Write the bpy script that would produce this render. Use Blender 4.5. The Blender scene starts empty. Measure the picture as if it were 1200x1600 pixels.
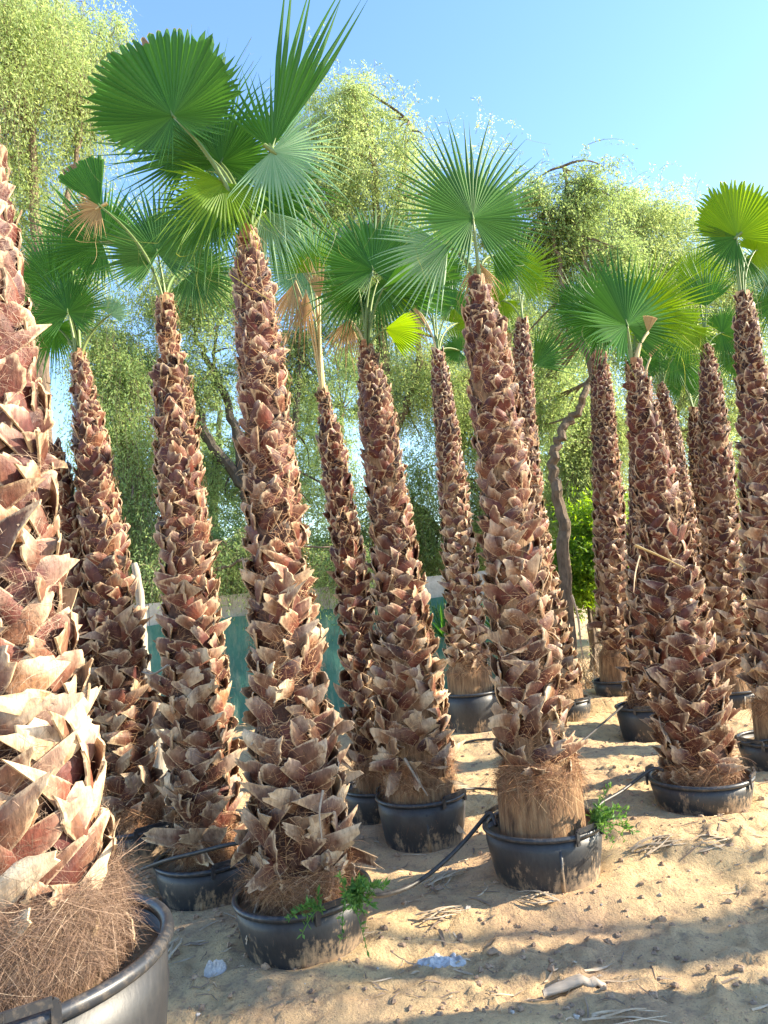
import bpy, math, random
import numpy as np
from mathutils import Matrix, Vector

R = math.radians
C = bpy.context.scene
COL = C.collection
rng = np.random.default_rng(7)

# ------------------------------------------------------------------ camera
F = 1150.0                      # focal length in pixels of a 1200x1600 frame
PITCH, ROLL = 6.5, -5.5
CAM = np.array([0.0, 0.0, 1.5])
Mr = (Matrix.Rotation(R(90 + PITCH), 3, 'X') @ Matrix.Rotation(R(ROLL), 3, 'Z'))
MR = np.array([list(r) for r in Mr])
cd = bpy.data.cameras.new('camera')
cam = bpy.data.objects.new('camera', cd); COL.objects.link(cam)
cam.matrix_world = Matrix.Translation(Vector(CAM)) @ Mr.to_4x4()
cd.sensor_fit = 'VERTICAL'; cd.sensor_height = 36.0; cd.lens = 36.0 * F / 1600.0
cd.clip_start = 0.05; cd.clip_end = 3000
C.camera = cam
C.render.resolution_x = 768; C.render.resolution_y = 1024

# ------------------------------------------------------------------ sky, sun, exposure
SUN_AZ, SUN_EL = 90.0, 29.0     # azimuth clockwise from +Y
w = bpy.data.worlds.new('World'); C.world = w; w.use_nodes = True
nt = w.node_tree; nt.nodes.clear()
sky = nt.nodes.new('ShaderNodeTexSky'); sky.sky_type = 'NISHITA'; sky.sun_disc = False
sky.sun_elevation = R(SUN_EL); sky.sun_rotation = R(SUN_AZ)
sky.air_density = 1.0; sky.dust_density = 0.2; sky.ozone_density = 1.0
bg = nt.nodes.new('ShaderNodeBackground'); bg.inputs['Strength'].default_value = 0.15
wo = nt.nodes.new('ShaderNodeOutputWorld')
hs = nt.nodes.new('ShaderNodeHueSaturation'); hs.inputs['Saturation'].default_value = 1.15; hs.inputs['Hue'].default_value = .503
nt.links.new(sky.outputs[0], hs.inputs['Color']); nt.links.new(hs.outputs[0], bg.inputs[0]); nt.links.new(bg.outputs[0], wo.inputs[0])
sd = bpy.data.lights.new('sun', 'SUN'); sd.energy = 5.0; sd.angle = R(0.55); sd.color = (1.0, 0.87, 0.66)
so = bpy.data.objects.new('sun', sd); COL.objects.link(so)
sv = Vector((math.sin(R(SUN_AZ)) * math.cos(R(SUN_EL)), math.cos(R(SUN_AZ)) * math.cos(R(SUN_EL)), math.sin(R(SUN_EL))))
so.rotation_euler = sv.to_track_quat('Z', 'Y').to_euler(); so.location = (6, 2, 8)
C.view_settings.view_transform = 'Standard'; C.view_settings.look = 'None'
C.view_settings.exposure = 1.75; C.view_settings.gamma = 1.0
C.render.engine = 'CYCLES'
C.cycles.max_bounces = 6; C.cycles.transmission_bounces = 4; C.cycles.transparent_max_bounces = 4

# ------------------------------------------------------------------ helpers
def ray(px, py):
    return MR @ np.array([(px - 600) / F, -(py - 800) / F, -1.0])
def at(px, py, Z):              # the point at distance Z along the view axis
    return CAM + ray(px, py) * Z
def at_y(px, py, y):            # the point in the vertical plane at world y
    d = ray(px, py); return CAM + d * (y / d[1])

def mesh(name, V, Q, mat=None, parent=None, attrs=None, smooth=False, org=None):
    V = np.asarray(V, np.float32); Q = np.asarray(Q, np.int32)
    if org is not None: V = V - np.asarray(org, np.float32)
    me = bpy.data.meshes.new(name)
    me.vertices.add(len(V)); me.vertices.foreach_set('co', V.ravel())
    k = Q.shape[1]
    me.loops.add(Q.size); me.loops.foreach_set('vertex_index', Q.ravel())
    me.polygons.add(len(Q)); me.polygons.foreach_set('loop_start', np.arange(0, Q.size, k, dtype=np.int32))
    me.polygons.foreach_set('loop_total', np.full(len(Q), k, np.int32))
    me.update(calc_edges=True)
    if attrs:
        for n, a in attrs.items():
            at_ = me.attributes.new(n, 'FLOAT', 'POINT'); at_.data.foreach_set('value', np.asarray(a, np.float32).ravel())
    me.polygons.foreach_set('use_smooth', np.full(len(Q), smooth))
    if mat: me.materials.append(mat)
    me.validate()
    o = bpy.data.objects.new(name, me); COL.objects.link(o)
    if parent: o.parent = parent
    return o

class G:                        # collects quads
    def __init__(s): s.V = []; s.Q = []; s.n = 0; s.A = []; s.B = []
    def add(s, V, Q, a=0.0, b=0.0):
        V = np.asarray(V, float).reshape(-1, 3); Q = np.asarray(Q, int).reshape(-1, 4)
        s.V.append(V); s.Q.append(Q + s.n); s.n += len(V)
        s.A.append(np.broadcast_to(np.asarray(a, float), (len(V),)).copy()); s.B.append(np.broadcast_to(np.asarray(b, float), (len(V),)).copy())
    def tube(s, pts, rad, k=8, a=0.0, b=0.0, cap=True, flat=1.0):
        pts = np.asarray(pts, float); rad = np.broadcast_to(np.asarray(rad, float), (len(pts),))
        T = np.gradient(pts, axis=0); T /= np.linalg.norm(T, axis=1)[:, None] + 1e-9
        up = np.array([0.13, 0.31, 0.94]) if abs(T[0][2]) < .9 else np.array([1.0, 0.1, 0])
        V = []
        for p, t, r in zip(pts, T, rad):
            e1 = np.cross(up, t); e1 /= np.linalg.norm(e1) + 1e-9; e2 = np.cross(t, e1)
            up = e2
            th = np.arange(k) * 2 * math.pi / k
            V.append(p + r * (np.cos(th)[:, None] * e1 + flat * np.sin(th)[:, None] * e2))
        V = np.concatenate(V); n = len(pts); Q = []
        for i in range(n - 1):
            for j in range(k):
                Q.append((i * k + j, i * k + (j + 1) % k, (i + 1) * k + (j + 1) % k, (i + 1) * k + j))
        if cap:
            for e in (0, (n - 1) * k):
                for j in range(1, k // 2):
                    q = (e + j, e + (k - j) % k, e + (k - j + 1) % k, e + j - 1)
                    Q.append(q)
        s.add(V, Q, a, b)
    def box(s, c, ex, ey, ez):
        c = np.asarray(c, float); V = []
        for k in (-1, 1):
            for j in (-1, 1):
                for i in (-1, 1): V.append(c + i * np.asarray(ex) + j * np.asarray(ey) + k * np.asarray(ez))
        s.add(V, [(0, 2, 3, 1), (4, 5, 7, 6), (0, 1, 5, 4), (2, 6, 7, 3), (0, 4, 6, 2), (1, 3, 7, 5)])
    def build(s, name, mat, parent=None, org=None, smooth=False):
        return mesh(name, np.concatenate(s.V), np.concatenate(s.Q), mat, parent,
                    {'rnd': np.concatenate(s.A), 't': np.concatenate(s.B)}, smooth, org)

def thing(name, label, cat, loc, group=None):
    o = bpy.data.objects.new(name, None); COL.objects.link(o); o.empty_display_size = .1
    o.location = loc; o['label'] = label; o['category'] = cat
    if group: o['group'] = group
    return o
def tag(o, label=None, cat=None, group=None, kind=None):
    for k, v in (('label', label), ('category', cat), ('group', group), ('kind', kind)):
        if v: o[k] = v
    return o

# numpy value noise
_L = rng.random((64, 64))
def vnoise(x, y):
    xi = np.floor(x).astype(int); yi = np.floor(y).astype(int); fx = x - xi; fy = y - yi
    fx = fx * fx * (3 - 2 * fx); fy = fy * fy * (3 - 2 * fy)
    a = _L[xi % 64, yi % 64]; b = _L[(xi + 1) % 64, yi % 64]; c = _L[xi % 64, (yi + 1) % 64]; d = _L[(xi + 1) % 64, (yi + 1) % 64]
    return (a * (1 - fx) + b * fx) * (1 - fy) + (c * (1 - fx) + d * fx) * fy
def fbm(x, y, o=4, g=.5):
    s = 0; A = 1; t = 0
    for i in range(o):
        s = s + A * (vnoise(x * 2 ** i + 17 * i, y * 2 ** i + 5.3 * i) - .5); t += A; A *= g
    return s / t

# ------------------------------------------------------------------ materials
def newmat(name):
    m = bpy.data.materials.new(name); m.use_nodes = True; n = m.node_tree; n.nodes.clear()
    out = n.nodes.new('ShaderNodeOutputMaterial'); p = n.nodes.new('ShaderNodeBsdfPrincipled')
    n.links.new(p.outputs[0], out.inputs[0]); return m, n, p, out
def attr(n, name):
    a = n.nodes.new('ShaderNodeAttribute'); a.attribute_name = name; return a.outputs['Fac']
def tex(n, scale, detail=4, rough=.6, vec=None, stretch=None, kind='ShaderNodeTexNoise'):
    t = n.nodes.new(kind); t.inputs['Scale'].default_value = scale
    if kind == 'ShaderNodeTexNoise':
        t.inputs['Detail'].default_value = detail; t.inputs['Roughness'].default_value = rough
    tc = n.nodes.new('ShaderNodeTexCoord')
    src = tc.outputs['Object']
    if stretch:
        mp = n.nodes.new('ShaderNodeMapping'); mp.inputs['Scale'].default_value = stretch
        n.links.new(src, mp.inputs[0]); src = mp.outputs[0]
    n.links.new(src, t.inputs['Vector'])
    return t.outputs['Fac'] if kind == 'ShaderNodeTexNoise' else t.outputs[0]
def ramp(n, fac, stops):
    r = n.nodes.new('ShaderNodeValToRGB'); e = r.color_ramp.elements
    while len(e) < len(stops): e.new(.5)
    for i, (p, c) in enumerate(stops):
        e[i].position = p; e[i].color = (*c, 1) if len(c) == 3 else c
    n.links.new(fac, r.inputs[0]); return r.outputs[0]
def mix(n, fac, a, b, mode='MIX'):
    m = n.nodes.new('ShaderNodeMix'); m.data_type = 'RGBA'; m.blend_type = mode
    for s, v in ((m.inputs[0], fac), (m.inputs[6], a), (m.inputs[7], b)):
        if hasattr(v, 'is_output'): n.links.new(v, s)
        elif isinstance(v, tuple): s.default_value = (*v, 1)
        else: s.default_value = v
    return m.outputs[2]
def math_(n, op, a, b=0.0, clamp=False):
    m = n.nodes.new('ShaderNodeMath'); m.operation = op; m.use_clamp = clamp
    for s, v in ((m.inputs[0], a), (m.inputs[1], b)):
        if hasattr(v, 'is_output'): n.links.new(v, s)
        else: s.default_value = v
    return m.outputs[0]
def bump(n, p, h, s, d):
    b = n.nodes.new('ShaderNodeBump'); b.inputs['Strength'].default_value = s; b.inputs['Distance'].default_value = d
    n.links.new(h, b.inputs['Height']); n.links.new(b.outputs[0], p.inputs['Normal'])

def leafmat(name, c0, c1, dry=(.24, .17, .09), trans=.35, rough=.45, tipdry=True, spec=.28):
    m, n, p, out = newmat(name)
    col = mix(n, attr(n, 'rnd'), c0, c1)
    if tipdry:
        col = mix(n, ramp(n, attr(n, 't'), [(.955, (0, 0, 0)), (.985, (1, 1, 1))]), col, dry)
    n.links.new(col, p.inputs['Base Color']); p.inputs['Roughness'].default_value = rough
    p.inputs['Specular IOR Level'].default_value = spec
    tr = n.nodes.new('ShaderNodeBsdfTranslucent')
    hs = n.nodes.new('ShaderNodeHueSaturation'); hs.inputs['Hue'].default_value = .47; hs.inputs['Saturation'].default_value = 1.15; hs.inputs['Value'].default_value = 1.6 if name.startswith('tree') else 1.9
    n.links.new(col, hs.inputs['Color']); n.links.new(hs.outputs[0], tr.inputs[0])
    ms = n.nodes.new('ShaderNodeMixShader'); ms.inputs[0].default_value = trans
    n.links.new(p.outputs[0], ms.inputs[1]); n.links.new(tr.outputs[0], ms.inputs[2]); n.links.new(ms.outputs[0], out.inputs[0])
    return m
M = {}
M['fan_green'] = leafmat('fan_green', (.020, .092, .018), (.080, .23, .042), trans=.45)
M['fan_blue'] = leafmat('fan_blue', (.020, .088, .022), (.095, .24, .055), trans=.38)
M['fan_lime'] = leafmat('fan_lime', (.10, .22, .02), (.19, .33, .03), trans=.55)
M['fan_pale'] = leafmat('fan_pale', (.13, .27, .15), (.26, .40, .25), trans=.35)
M['fan_dry'] = leafmat('fan_dry', (.30, .19, .09), (.55, .42, .20), trans=.3, rough=.75)
M['petiole'] = leafmat('petiole', (.10, .17, .05), (.22, .28, .10), trans=.05, rough=.38, tipdry=False)
M['petiole_dry'] = leafmat('petiole_dry', (.45, .33, .15), (.62, .52, .28), trans=.05, rough=.6, tipdry=False)
M['tree_lime'] = leafmat('tree_lime', (.24, .33, .13), (.38, .49, .22), trans=.5, rough=.6, tipdry=False, spec=.2)
M['tree_green'] = leafmat('tree_green', (.16, .26, .10), (.34, .46, .19), trans=.5, rough=.6, tipdry=False, spec=.2)
M['tree_dark'] = leafmat('tree_dark', (.07, .15, .07), (.20, .32, .13), trans=.45, rough=.6, tipdry=False, spec=.2)
M['bush'] = leafmat('bush', (.08, .20, .03), (.20, .34, .05), trans=.5, rough=.5, tipdry=False)
M['weed'] = leafmat('weed', (.045, .14, .03), (.14, .27, .07), trans=.35, rough=.5, tipdry=False)

def boot_mat(name, redness=0.0):
    m, n, p, out = newmat(name)
    r = attr(n, 'rnd'); t = attr(n, 't')
    st = tex(n, 60, 6, .7, stretch=(1, 1, .35)); no = tex(n, 9, 4, .6)
    base = ramp(n, r, [(0, (.032, .010, .008)), (.2, (.085, .024, .017)), (.42, (.17, .052, .030)), (.6, (.095, .035, .034)), (.8, (.20, .092, .048)), (1, (.33, .18, .09))])
    tip = ramp(n, r, [(0, (.12, .052, .035)), (.35, (.28, .17, .105)), (.6, (.36, .275, .22)), (.8, (.52, .41, .28)), (1, (.76, .64, .46))])
    hg = attr(n, 'hgt'); f = math_(n, 'ADD', t, math_(n, 'MULTIPLY', math_(n, 'SUBTRACT', no, .5), 1.3))
    f = math_(n, 'SUBTRACT', f, math_(n, 'MULTIPLY', math_(n, 'SUBTRACT', hg, .30), .50))
    col = mix(n, ramp(n, f, [(.45 + redness, (0, 0, 0)), (1.02 + redness, (1, 1, 1))]), base, tip)
    col = mix(n, 1.0, col, ramp(n, hg, [(0, (1.12, 1.10, 1.06)), (.35, (1, .97, .95)), (.75, (.78, .57, .55)), (1, (.72, .50, .48))]), 'MULTIPLY')
    big_ = tex(n, 2.2, 2, .5); col = mix(n, 1.0, col, ramp(n, big_, [(.35, (.62, .58, .58)), (.52, (1, 1, 1)), (.68, (1.25, 1.2, 1.12))]), 'MULTIPLY')
    col = mix(n, ramp(n, math_(n, 'ADD', attr(n, 'edge'), math_(n, 'MULTIPLY', math_(n, 'SUBTRACT', st, .5), .5)), [(.86, (0, 0, 0)), (1.0, (.75, .75, .75))]), col, (.55, .41, .26))
    col = mix(n, .85, col, ramp(n, st, [(.3, (.42, .40, .40)), (.55, (1, 1, 1)), (.75, (1.35, 1.3, 1.2))]), 'MULTIPLY')
    n.links.new(col, p.inputs['Base Color']); p.inputs['Roughness'].default_value = .5
    p.inputs['Specular IOR Level'].default_value = .28
    bump(n, p, st, .6, .006)
    return m
M['boot'] = boot_mat('leaf_base_bark'); M['boot_red'] = boot_mat('leaf_base_bark_red', .22)
m, n, p, o_ = newmat('fibre')
n.links.new(ramp(n, attr(n, 'rnd'), [(0, (.10, .040, .020)), (.35, (.25, .115, .05)), (.7, (.44, .24, .11)), (1, (.66, .47, .26))]), p.inputs['Base Color'])
p.inputs['Roughness'].default_value = .7; M['fibre'] = m
m, n, p, o_ = newmat('grey_fibre')
n.links.new(ramp(n, attr(n, 'rnd'), [(0, (.085, .045, .030)), (.4, (.20, .12, .075)), (.8, (.36, .25, .17)), (1, (.55, .43, .31))]), p.inputs['Base Color'])
p.inputs['Roughness'].default_value = .7; M['fibre_grey'] = m
m, n, p, o_ = newmat('trunk_core')
a = tex(n, 22, 8, .75); n.links.new(ramp(n, a, [(.3, (.025, .010, .008)), (.55, (.09, .038, .022)), (.8, (.24, .13, .07))]), p.inputs['Base Color'])
p.inputs['Roughness'].default_value = .9; bump(n, p, a, 1, .03); M['core'] = m
m, n, p, o_ = newmat('ribbed_trunk')
a = tex(n, 34, 6, .7, stretch=(1, 1, .12)); b = tex(n, 5, 3, .6)
c = mix(n, .8, ramp(n, a, [(.32, (.07, .035, .018)), (.5, (.28, .165, .085)), (.7, (.47, .32, .18))]), ramp(n, b, [(.3, (.6, .55, .5)), (.7, (1.15, 1.1, 1))]), 'MULTIPLY')
n.links.new(c, p.inputs['Base Color']); p.inputs['Roughness'].default_value = .85; bump(n, p, a, 1, .03); M['ribbed'] = m

m, n, p, o_ = newmat('black_pot_plastic')
a = tex(n, 9, 8, .72); b = tex(n, 55, 5, .7, stretch=(1, 1, .4)); g = tex(n, 3, 2, .5)
tc = n.nodes.new('ShaderNodeTexCoord'); sx = n.nodes.new('ShaderNodeSeparateXYZ'); n.links.new(tc.outputs['Object'], sx.inputs[0])
hgt = math_(n, 'MULTIPLY', sx.outputs[2], -1.3)
d = math_(n, 'ADD', math_(n, 'ADD', math_(n, 'MULTIPLY', a, .8), math_(n, 'MULTIPLY', b, .55)), hgt)
d = math_(n, 'ADD', d, math_(n, 'MULTIPLY', g, .35))
dirt = ramp(n, d, [(.76, (0, 0, 0)), (.90, (1, 1, 1))])
film = math_(n, 'MULTIPLY', ramp(n, b, [(.3, (0, 0, 0)), (.8, (1, 1, 1))]), .22)
col = mix(n, film, (.020, .022, .026), (.12, .11, .10)); col = mix(n, math_(n, 'MULTIPLY', dirt, .85), col, (.36, .25, .15))
n.links.new(col, p.inputs['Base Color'])
n.links.new(ramp(n, dirt, [(0, (.46, .46, .46)), (1, (.9, .9, .9))]), p.inputs['Roughness']); bump(n, p, b, .25, .004)
M['pot'] = m
m, n, p, o_ = newmat('pot_rim_plastic'); b = tex(n, 40, 5, .7)
n.links.new(mix(n, ramp(n, b, [(.5, (0, 0, 0)), (.8, (.5, .5, .5))]), (.025, .028, .034), (.25, .2, .15)), p.inputs['Base Color']); p.inputs['Roughness'].default_value = .38
bump(n, p, b, .2, .003); M['rim'] = m

def sandmat(name, k=1.0):
    m, n, p, o_ = newmat(name)
    a = tex(n, 1.1, 6, .6); b = tex(n, 14, 8, .7); c = tex(n, 120, 4, .7); e = tex(n, .35, 3, .5)
    base = mix(n, ramp(n, a, [(.36, (0, 0, 0)), (.62, (1, 1, 1))]), (.34 * k, .225 * k, .128 * k), (.48 * k, .345 * k, .172 * k))
    base = mix(n, ramp(n, e, [(.5, (0, 0, 0)), (.7, (.6, .6, .6))]), base, (.42 * k, .25 * k, .15 * k))
    base = mix(n, ramp(n, b, [(.30, (.8, .8, .8)), (.48, (0, 0, 0))]), base, (.15 * k, .105 * k, .075 * k))
    base = mix(n, ramp(n, c, [(.34, (.55, .55, .55)), (.46, (0, 0, 0))]), base, (.14, .10, .075))
    base = mix(n, ramp(n, c, [(.64, (0, 0, 0)), (.74, (.5, .5, .5))]), base, (.58, .47, .34))
    n.links.new(base, p.inputs['Base Color']); p.inputs['Roughness'].default_value = .95
    h = math_(n, 'ADD', math_(n, 'MULTIPLY', b, 1.0), math_(n, 'MULTIPLY', c, .22)); bump(n, p, h, 1, .035)
    return m
M['sand'] = sandmat('sand', 1.35); M['soil'] = sandmat('soil', .7)

def plain(name, c0, c1, scale=20, rough=.7, bs=.3, bd=.005, stretch=None):
    m, n, p, o_ = newmat(name); a = tex(n, scale, 6, .65, stretch=stretch)
    n.links.new(ramp(n, a, [(.3, c0), (.7, c1)]), p.inputs['Base Color']); p.inputs['Roughness'].default_value = rough
    bump(n, p, a, bs, bd); return m
M['earth'] = plain('earth_clod', (.20, .135, .09), (.42, .29, .19), 40, .95, .6, .004)
M['hose'] = plain('black_hose', (.012, .012, .014), (.06, .055, .05), 30, .45)
M['bark'] = plain('tree_bark', (.07, .05, .035), (.22, .16, .11), 25, .9, 1, .02, (1, 1, .3))
M['bark_dark'] = plain('tree_bark_dark', (.035, .028, .022), (.10, .08, .06), 25, .9, 1, .02, (1, 1, .3))
M['pole'] = plain('weathered_pole', (.25, .21, .16), (.52, .46, .37), 30, .85, 1, .01, (1, 1, .1))
M['wall'] = plain('whitewashed_block', (.34, .31, .26), (.68, .64, .56), 7, .85, .6, .02)
M['wood'] = plain('grey_board', (.22, .18, .14), (.42, .36, .29), 30, .8, .8, .006, (.1, 1, 1))
M['straw'] = plain('dry_leaf_litter', (.27, .19, .12), (.60, .48, .33), 12, .85)
M['twig'] = plain('twig', (.10, .07, .05), (.30, .22, .15), 12, .9)
M['stone'] = plain('stone', (.28, .24, .20), (.62, .57, .50), 8, .8, .5, .01)
M['plastic_white'] = plain('white_plastic', (.24, .25, .26), (.52, .53, .54), 30, .35, .5, .01)
M['plaster'] = plain('white_lump', (.36, .34, .32), (.66, .63, .60), 20, .7, 1, .01)
m, n, p, o_ = newmat('green_shade_net'); a = tex(n, 1.6, 6, .65); b = tex(n, 14, 5, .7, stretch=(1, 1, .25))
c_ = mix(n, ramp(n, a, [(.35, (0, 0, 0)), (.65, (1, 1, 1))]), (.028, .125, .10), (.08, .225, .175))
c_ = mix(n, ramp(n, b, [(.5, (0, 0, 0)), (.75, (.55, .55, .55))]), c_, (.30, .33, .25))
n.links.new(c_, p.inputs['Base Color']); p.inputs['Roughness'].default_value = .85; bump(n, p, b, .6, .03)
M['net'] = m

# ------------------------------------------------------------------ where the pots stand
# key: rim centre px, py, rim width px, rim diameter m, bottom py, bottom scale
POT = dict(
    P1=(6, 1500, 505, .88, None), P2=(212, 1285, 150, .58, 1345), P3=(325, 1336, 165, .58, 1425), P4=(472, 1390, 217, .62, 1510),
    P5=(590, 1228, 112, .50, 1290), P6=(657, 1240, 142, .58, 1334), P7=(735, 1080, 97, .62, 1146), P8=(847, 1285, 183, .60, 1396),
    P9=(880, 1093, 85, .60, 1130), P10=(962, 1062, 72, .55, 1090), P11=(1093, 1212, 157, .60, 1278), P17=(1098, 1068, 76, .60, 1098), P12=(1010, 1102, 95, .60, 1183),
    P14=(1138, 1077, 92, .60, 1110), P15=(1222, 1153, 135, .60, 1212))
POT.update(P0=(150, 1300, 150, .58, 1375), P13=(1120, 1040, 72, .60, 1068), P16=(1300, 1120, 112, .60, 1165))
INFO = {}
for k, (x, y, wd, D, b) in POT.items():
    Z = D * F / wd; c = at(x, y, Z)
    zb = (at_y(x + 6, b, c[1] - D * .36)[2]) if b else 0.02
    INFO[k] = dict(c=c, D=D, Z=Z, zb=zb)
INFO['P12']['zb'] = max(INFO['P12']['zb'], -.16)
GX = np.array([[i['c'][0], i['c'][1], i['zb']] for i in INFO.values()] + [[6, 2, .02], [6, 7, .03], [-4, 3, 0.02], [-4, 8, .02], [0, 12, 0.05], [6, 12, .05], [-6, 14, .05], [1.5, 2.2, -.02], [0, 1.8, -.03]])
def ground(x, y, fine=True):
    x = np.asarray(x, float); y = np.asarray(y, float)
    num = 0; den = 0
    for gx, gy, gz in GX:
        wt = 1.0 / ((x - gx) ** 2 + (y - gy) ** 2 + .03) ** 1.6
        num = num + wt * gz; den = den + wt
    h = num / den
    near = np.ones_like(h)
    for i in INFO.values():      # flat where a pot stands, a low rim of sand around it
        d = np.hypot(x - i['c'][0], y - i['c'][1]); near = near * np.clip((d - i['D'] * .40) / .25, 0, 1)
        h = h + .022 * np.exp(-((d - i['D'] * .55) / .09) ** 2)
    h = h + near * (.20 * fbm(x * .9, y * .9, 3) + .05 * fbm(x * 3 + 9, y * 4.5, 3))
    h = h + near * .07 * np.clip(fbm(x * 1.3 - y * .5 + 40, y * 2.6 + x * .4, 2) , 0, 1)
    if fine:
        rg = 1 - np.abs(fbm(x * 4.3 + 7, y * 6.1, 4, .6)) * 3.2
        cl = np.clip(fbm(x * 1.1 + 60, y * 1.6, 2) * 4 + .5, .15, 1)
        h = h + (.25 + .75 * near) * (.040 * fbm(x * 9, y * 9, 4, .6) + .030 * cl * np.clip(rg, 0, 1) ** 3 + .035 * cl * np.clip(fbm(x * 26 + 3, y * 26, 3), 0, 1))
    return h
def gpix(px, py):               # ground point seen at a pixel (used only to find where things lie)
    d = ray(px, py); lo = 1.2; t = 1.2
    while t < 40:
        q = CAM + d * t
        if q[2] < ground(q[0], q[1]): break
        t += .01 + t * .002
    return CAM + d * t

def axis_pts(a0, a1, step, far, grow):
    mid = list(np.arange(a0, a1, step)); hi = []; s = step; v = mid[-1]
    while v < far: s *= grow; v += s; hi.append(v)
    lo = []; s = step; v = mid[0]
    while v > -far: s *= grow; v -= s; lo.append(v)
    return np.array(lo[::-1] + mid + hi)
xs = axis_pts(-2.2, 4.2, .018, 600, 1.09); ys = axis_pts(1.6, 7.0, .018, 600, 1.09)
X, Y = np.meshgrid(xs, ys); Zg = ground(X, Y)
nx, ny = len(xs), len(ys)
idx = np.arange(nx * ny).reshape(ny, nx)
Q = np.stack([idx[:-1, :-1], idx[:-1, 1:], idx[1:, 1:], idx[1:, :-1]], -1).reshape(-1, 4)
tag(mesh('ground', np.stack([X, Y, Zg], -1).reshape(-1, 3), Q, M['sand'], smooth=True), kind='structure')

# ------------------------------------------------------------------ palm parts
def frame(u):
    u = u / np.linalg.norm(u); e1 = np.cross(np.array([0, 1.0, 0]), u); e1 /= np.linalg.norm(e1); return u, e1, np.cross(u, e1)

def ribbons(P, D, L, W, N, bend, rnd, seg=3):
    """thin fibres: start P, direction D, length L, width W, side vector N, bend vector"""
    n = len(P); s = np.linspace(0, 1, seg + 1)
    side = np.cross(D, N); side /= np.linalg.norm(side, axis=1)[:, None] + 1e-9
    V = np.empty((n, seg + 1, 2, 3))
    for k, b in enumerate(s):
        c = P + D * (L * b)[:, None] + bend * (b * b)
        hw = (W * (1 - .6 * b) * .5)[:, None] * side
        V[:, k, 0] = c - hw; V[:, k, 1] = c + hw
    base = np.arange(n)[:, None] * (seg + 1) * 2; k = np.arange(seg)[None] * 2
    q = np.stack([base + k, base + k + 1, base + k + 3, base + k + 2], -1).reshape(-1, 4)
    return V.reshape(-1, 3), q, np.repeat(rnd, (seg + 1) * 2), np.tile(np.repeat(s, 2), n)

def boots_geo(P, n, u, t, tilt, flare, ln, wd, cup, curl, tipw, rnd, r, A=5, B=5, th=.005, rd=None):
    N = len(P); a = np.linspace(-1, 1, A); b = np.linspace(0, 1, B)
    d = u * np.cos(tilt)[:, None] + t * np.sin(tilt)[:, None]
    c = t * np.cos(tilt)[:, None] - u * np.sin(tilt)[:, None]
    d = d * np.cos(flare)[:, None] + n * np.sin(flare)[:, None]
    rag = r.normal(0, .03 if A < 6 else .045, (N, A)); fold = np.where(r.random(N) < .12, r.uniform(.1, .5, N), 0); skew = r.normal(0, .20, N); twist = r.normal(0, .14, N)
    V = np.empty((N, 2, B, A, 3)); T = np.empty((N, 2, B, A)); E = T.copy()
    for j, bb in enumerate(b):
        wj = (1 - bb) * 1.0 + bb * tipw + .12 * math.sin(math.pi * bb)
        for i, aa in enumerate(a):
            al = ln * (bb + (rag[:, i] + skew * aa) * bb * bb - .03 * abs(aa) * bb)
            p = P + d * al[:, None] + c * (wd * .5 * aa * wj)[:, None]
            p = p + n * (-(cup * wd * aa * aa * .5) + curl * ln * bb * bb + twist * wd * aa * bb * .5)[:, None]
            p = p - u * (fold * ln * bb ** 3)[:, None]
            q = np.einsum('ij,ij->i', p - P, t); p = p - n * (q * q / (2 * rd + np.abs(q)))[:, None]      # wrap round the trunk
            V[:, 0, j, i] = p; V[:, 1, j, i] = p - n * th - c * (aa * .15 * th)
            T[:, :, j, i] = bb; E[:, :, j, i] = max(abs(aa), bb)
    Q = []
    f = lambda l, j, i: l * A * B + j * A + i
    for j in range(B - 1):
        for i in range(A - 1):
            Q.append((f(0, j, i), f(0, j, i + 1), f(0, j + 1, i + 1), f(0, j + 1, i)))
            Q.append((f(1, j, i), f(1, j + 1, i), f(1, j + 1, i + 1), f(1, j, i + 1)))
        for i in (0, A - 1): Q.append((f(0, j, i), f(0, j + 1, i), f(1, j + 1, i), f(1, j, i)))
    for i in range(A - 1): Q.append((f(0, B - 1, i), f(0, B - 1, i + 1), f(1, B - 1, i + 1), f(1, B - 1, i)))
    Q = np.array(Q); m = 2 * A * B
    Qs = (Q[None] + (np.arange(N) * m)[:, None, None]).reshape(-1, 4)
    return V.reshape(-1, 3), Qs, np.repeat(rnd, m), T.reshape(-1), E.reshape(-1)

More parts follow.
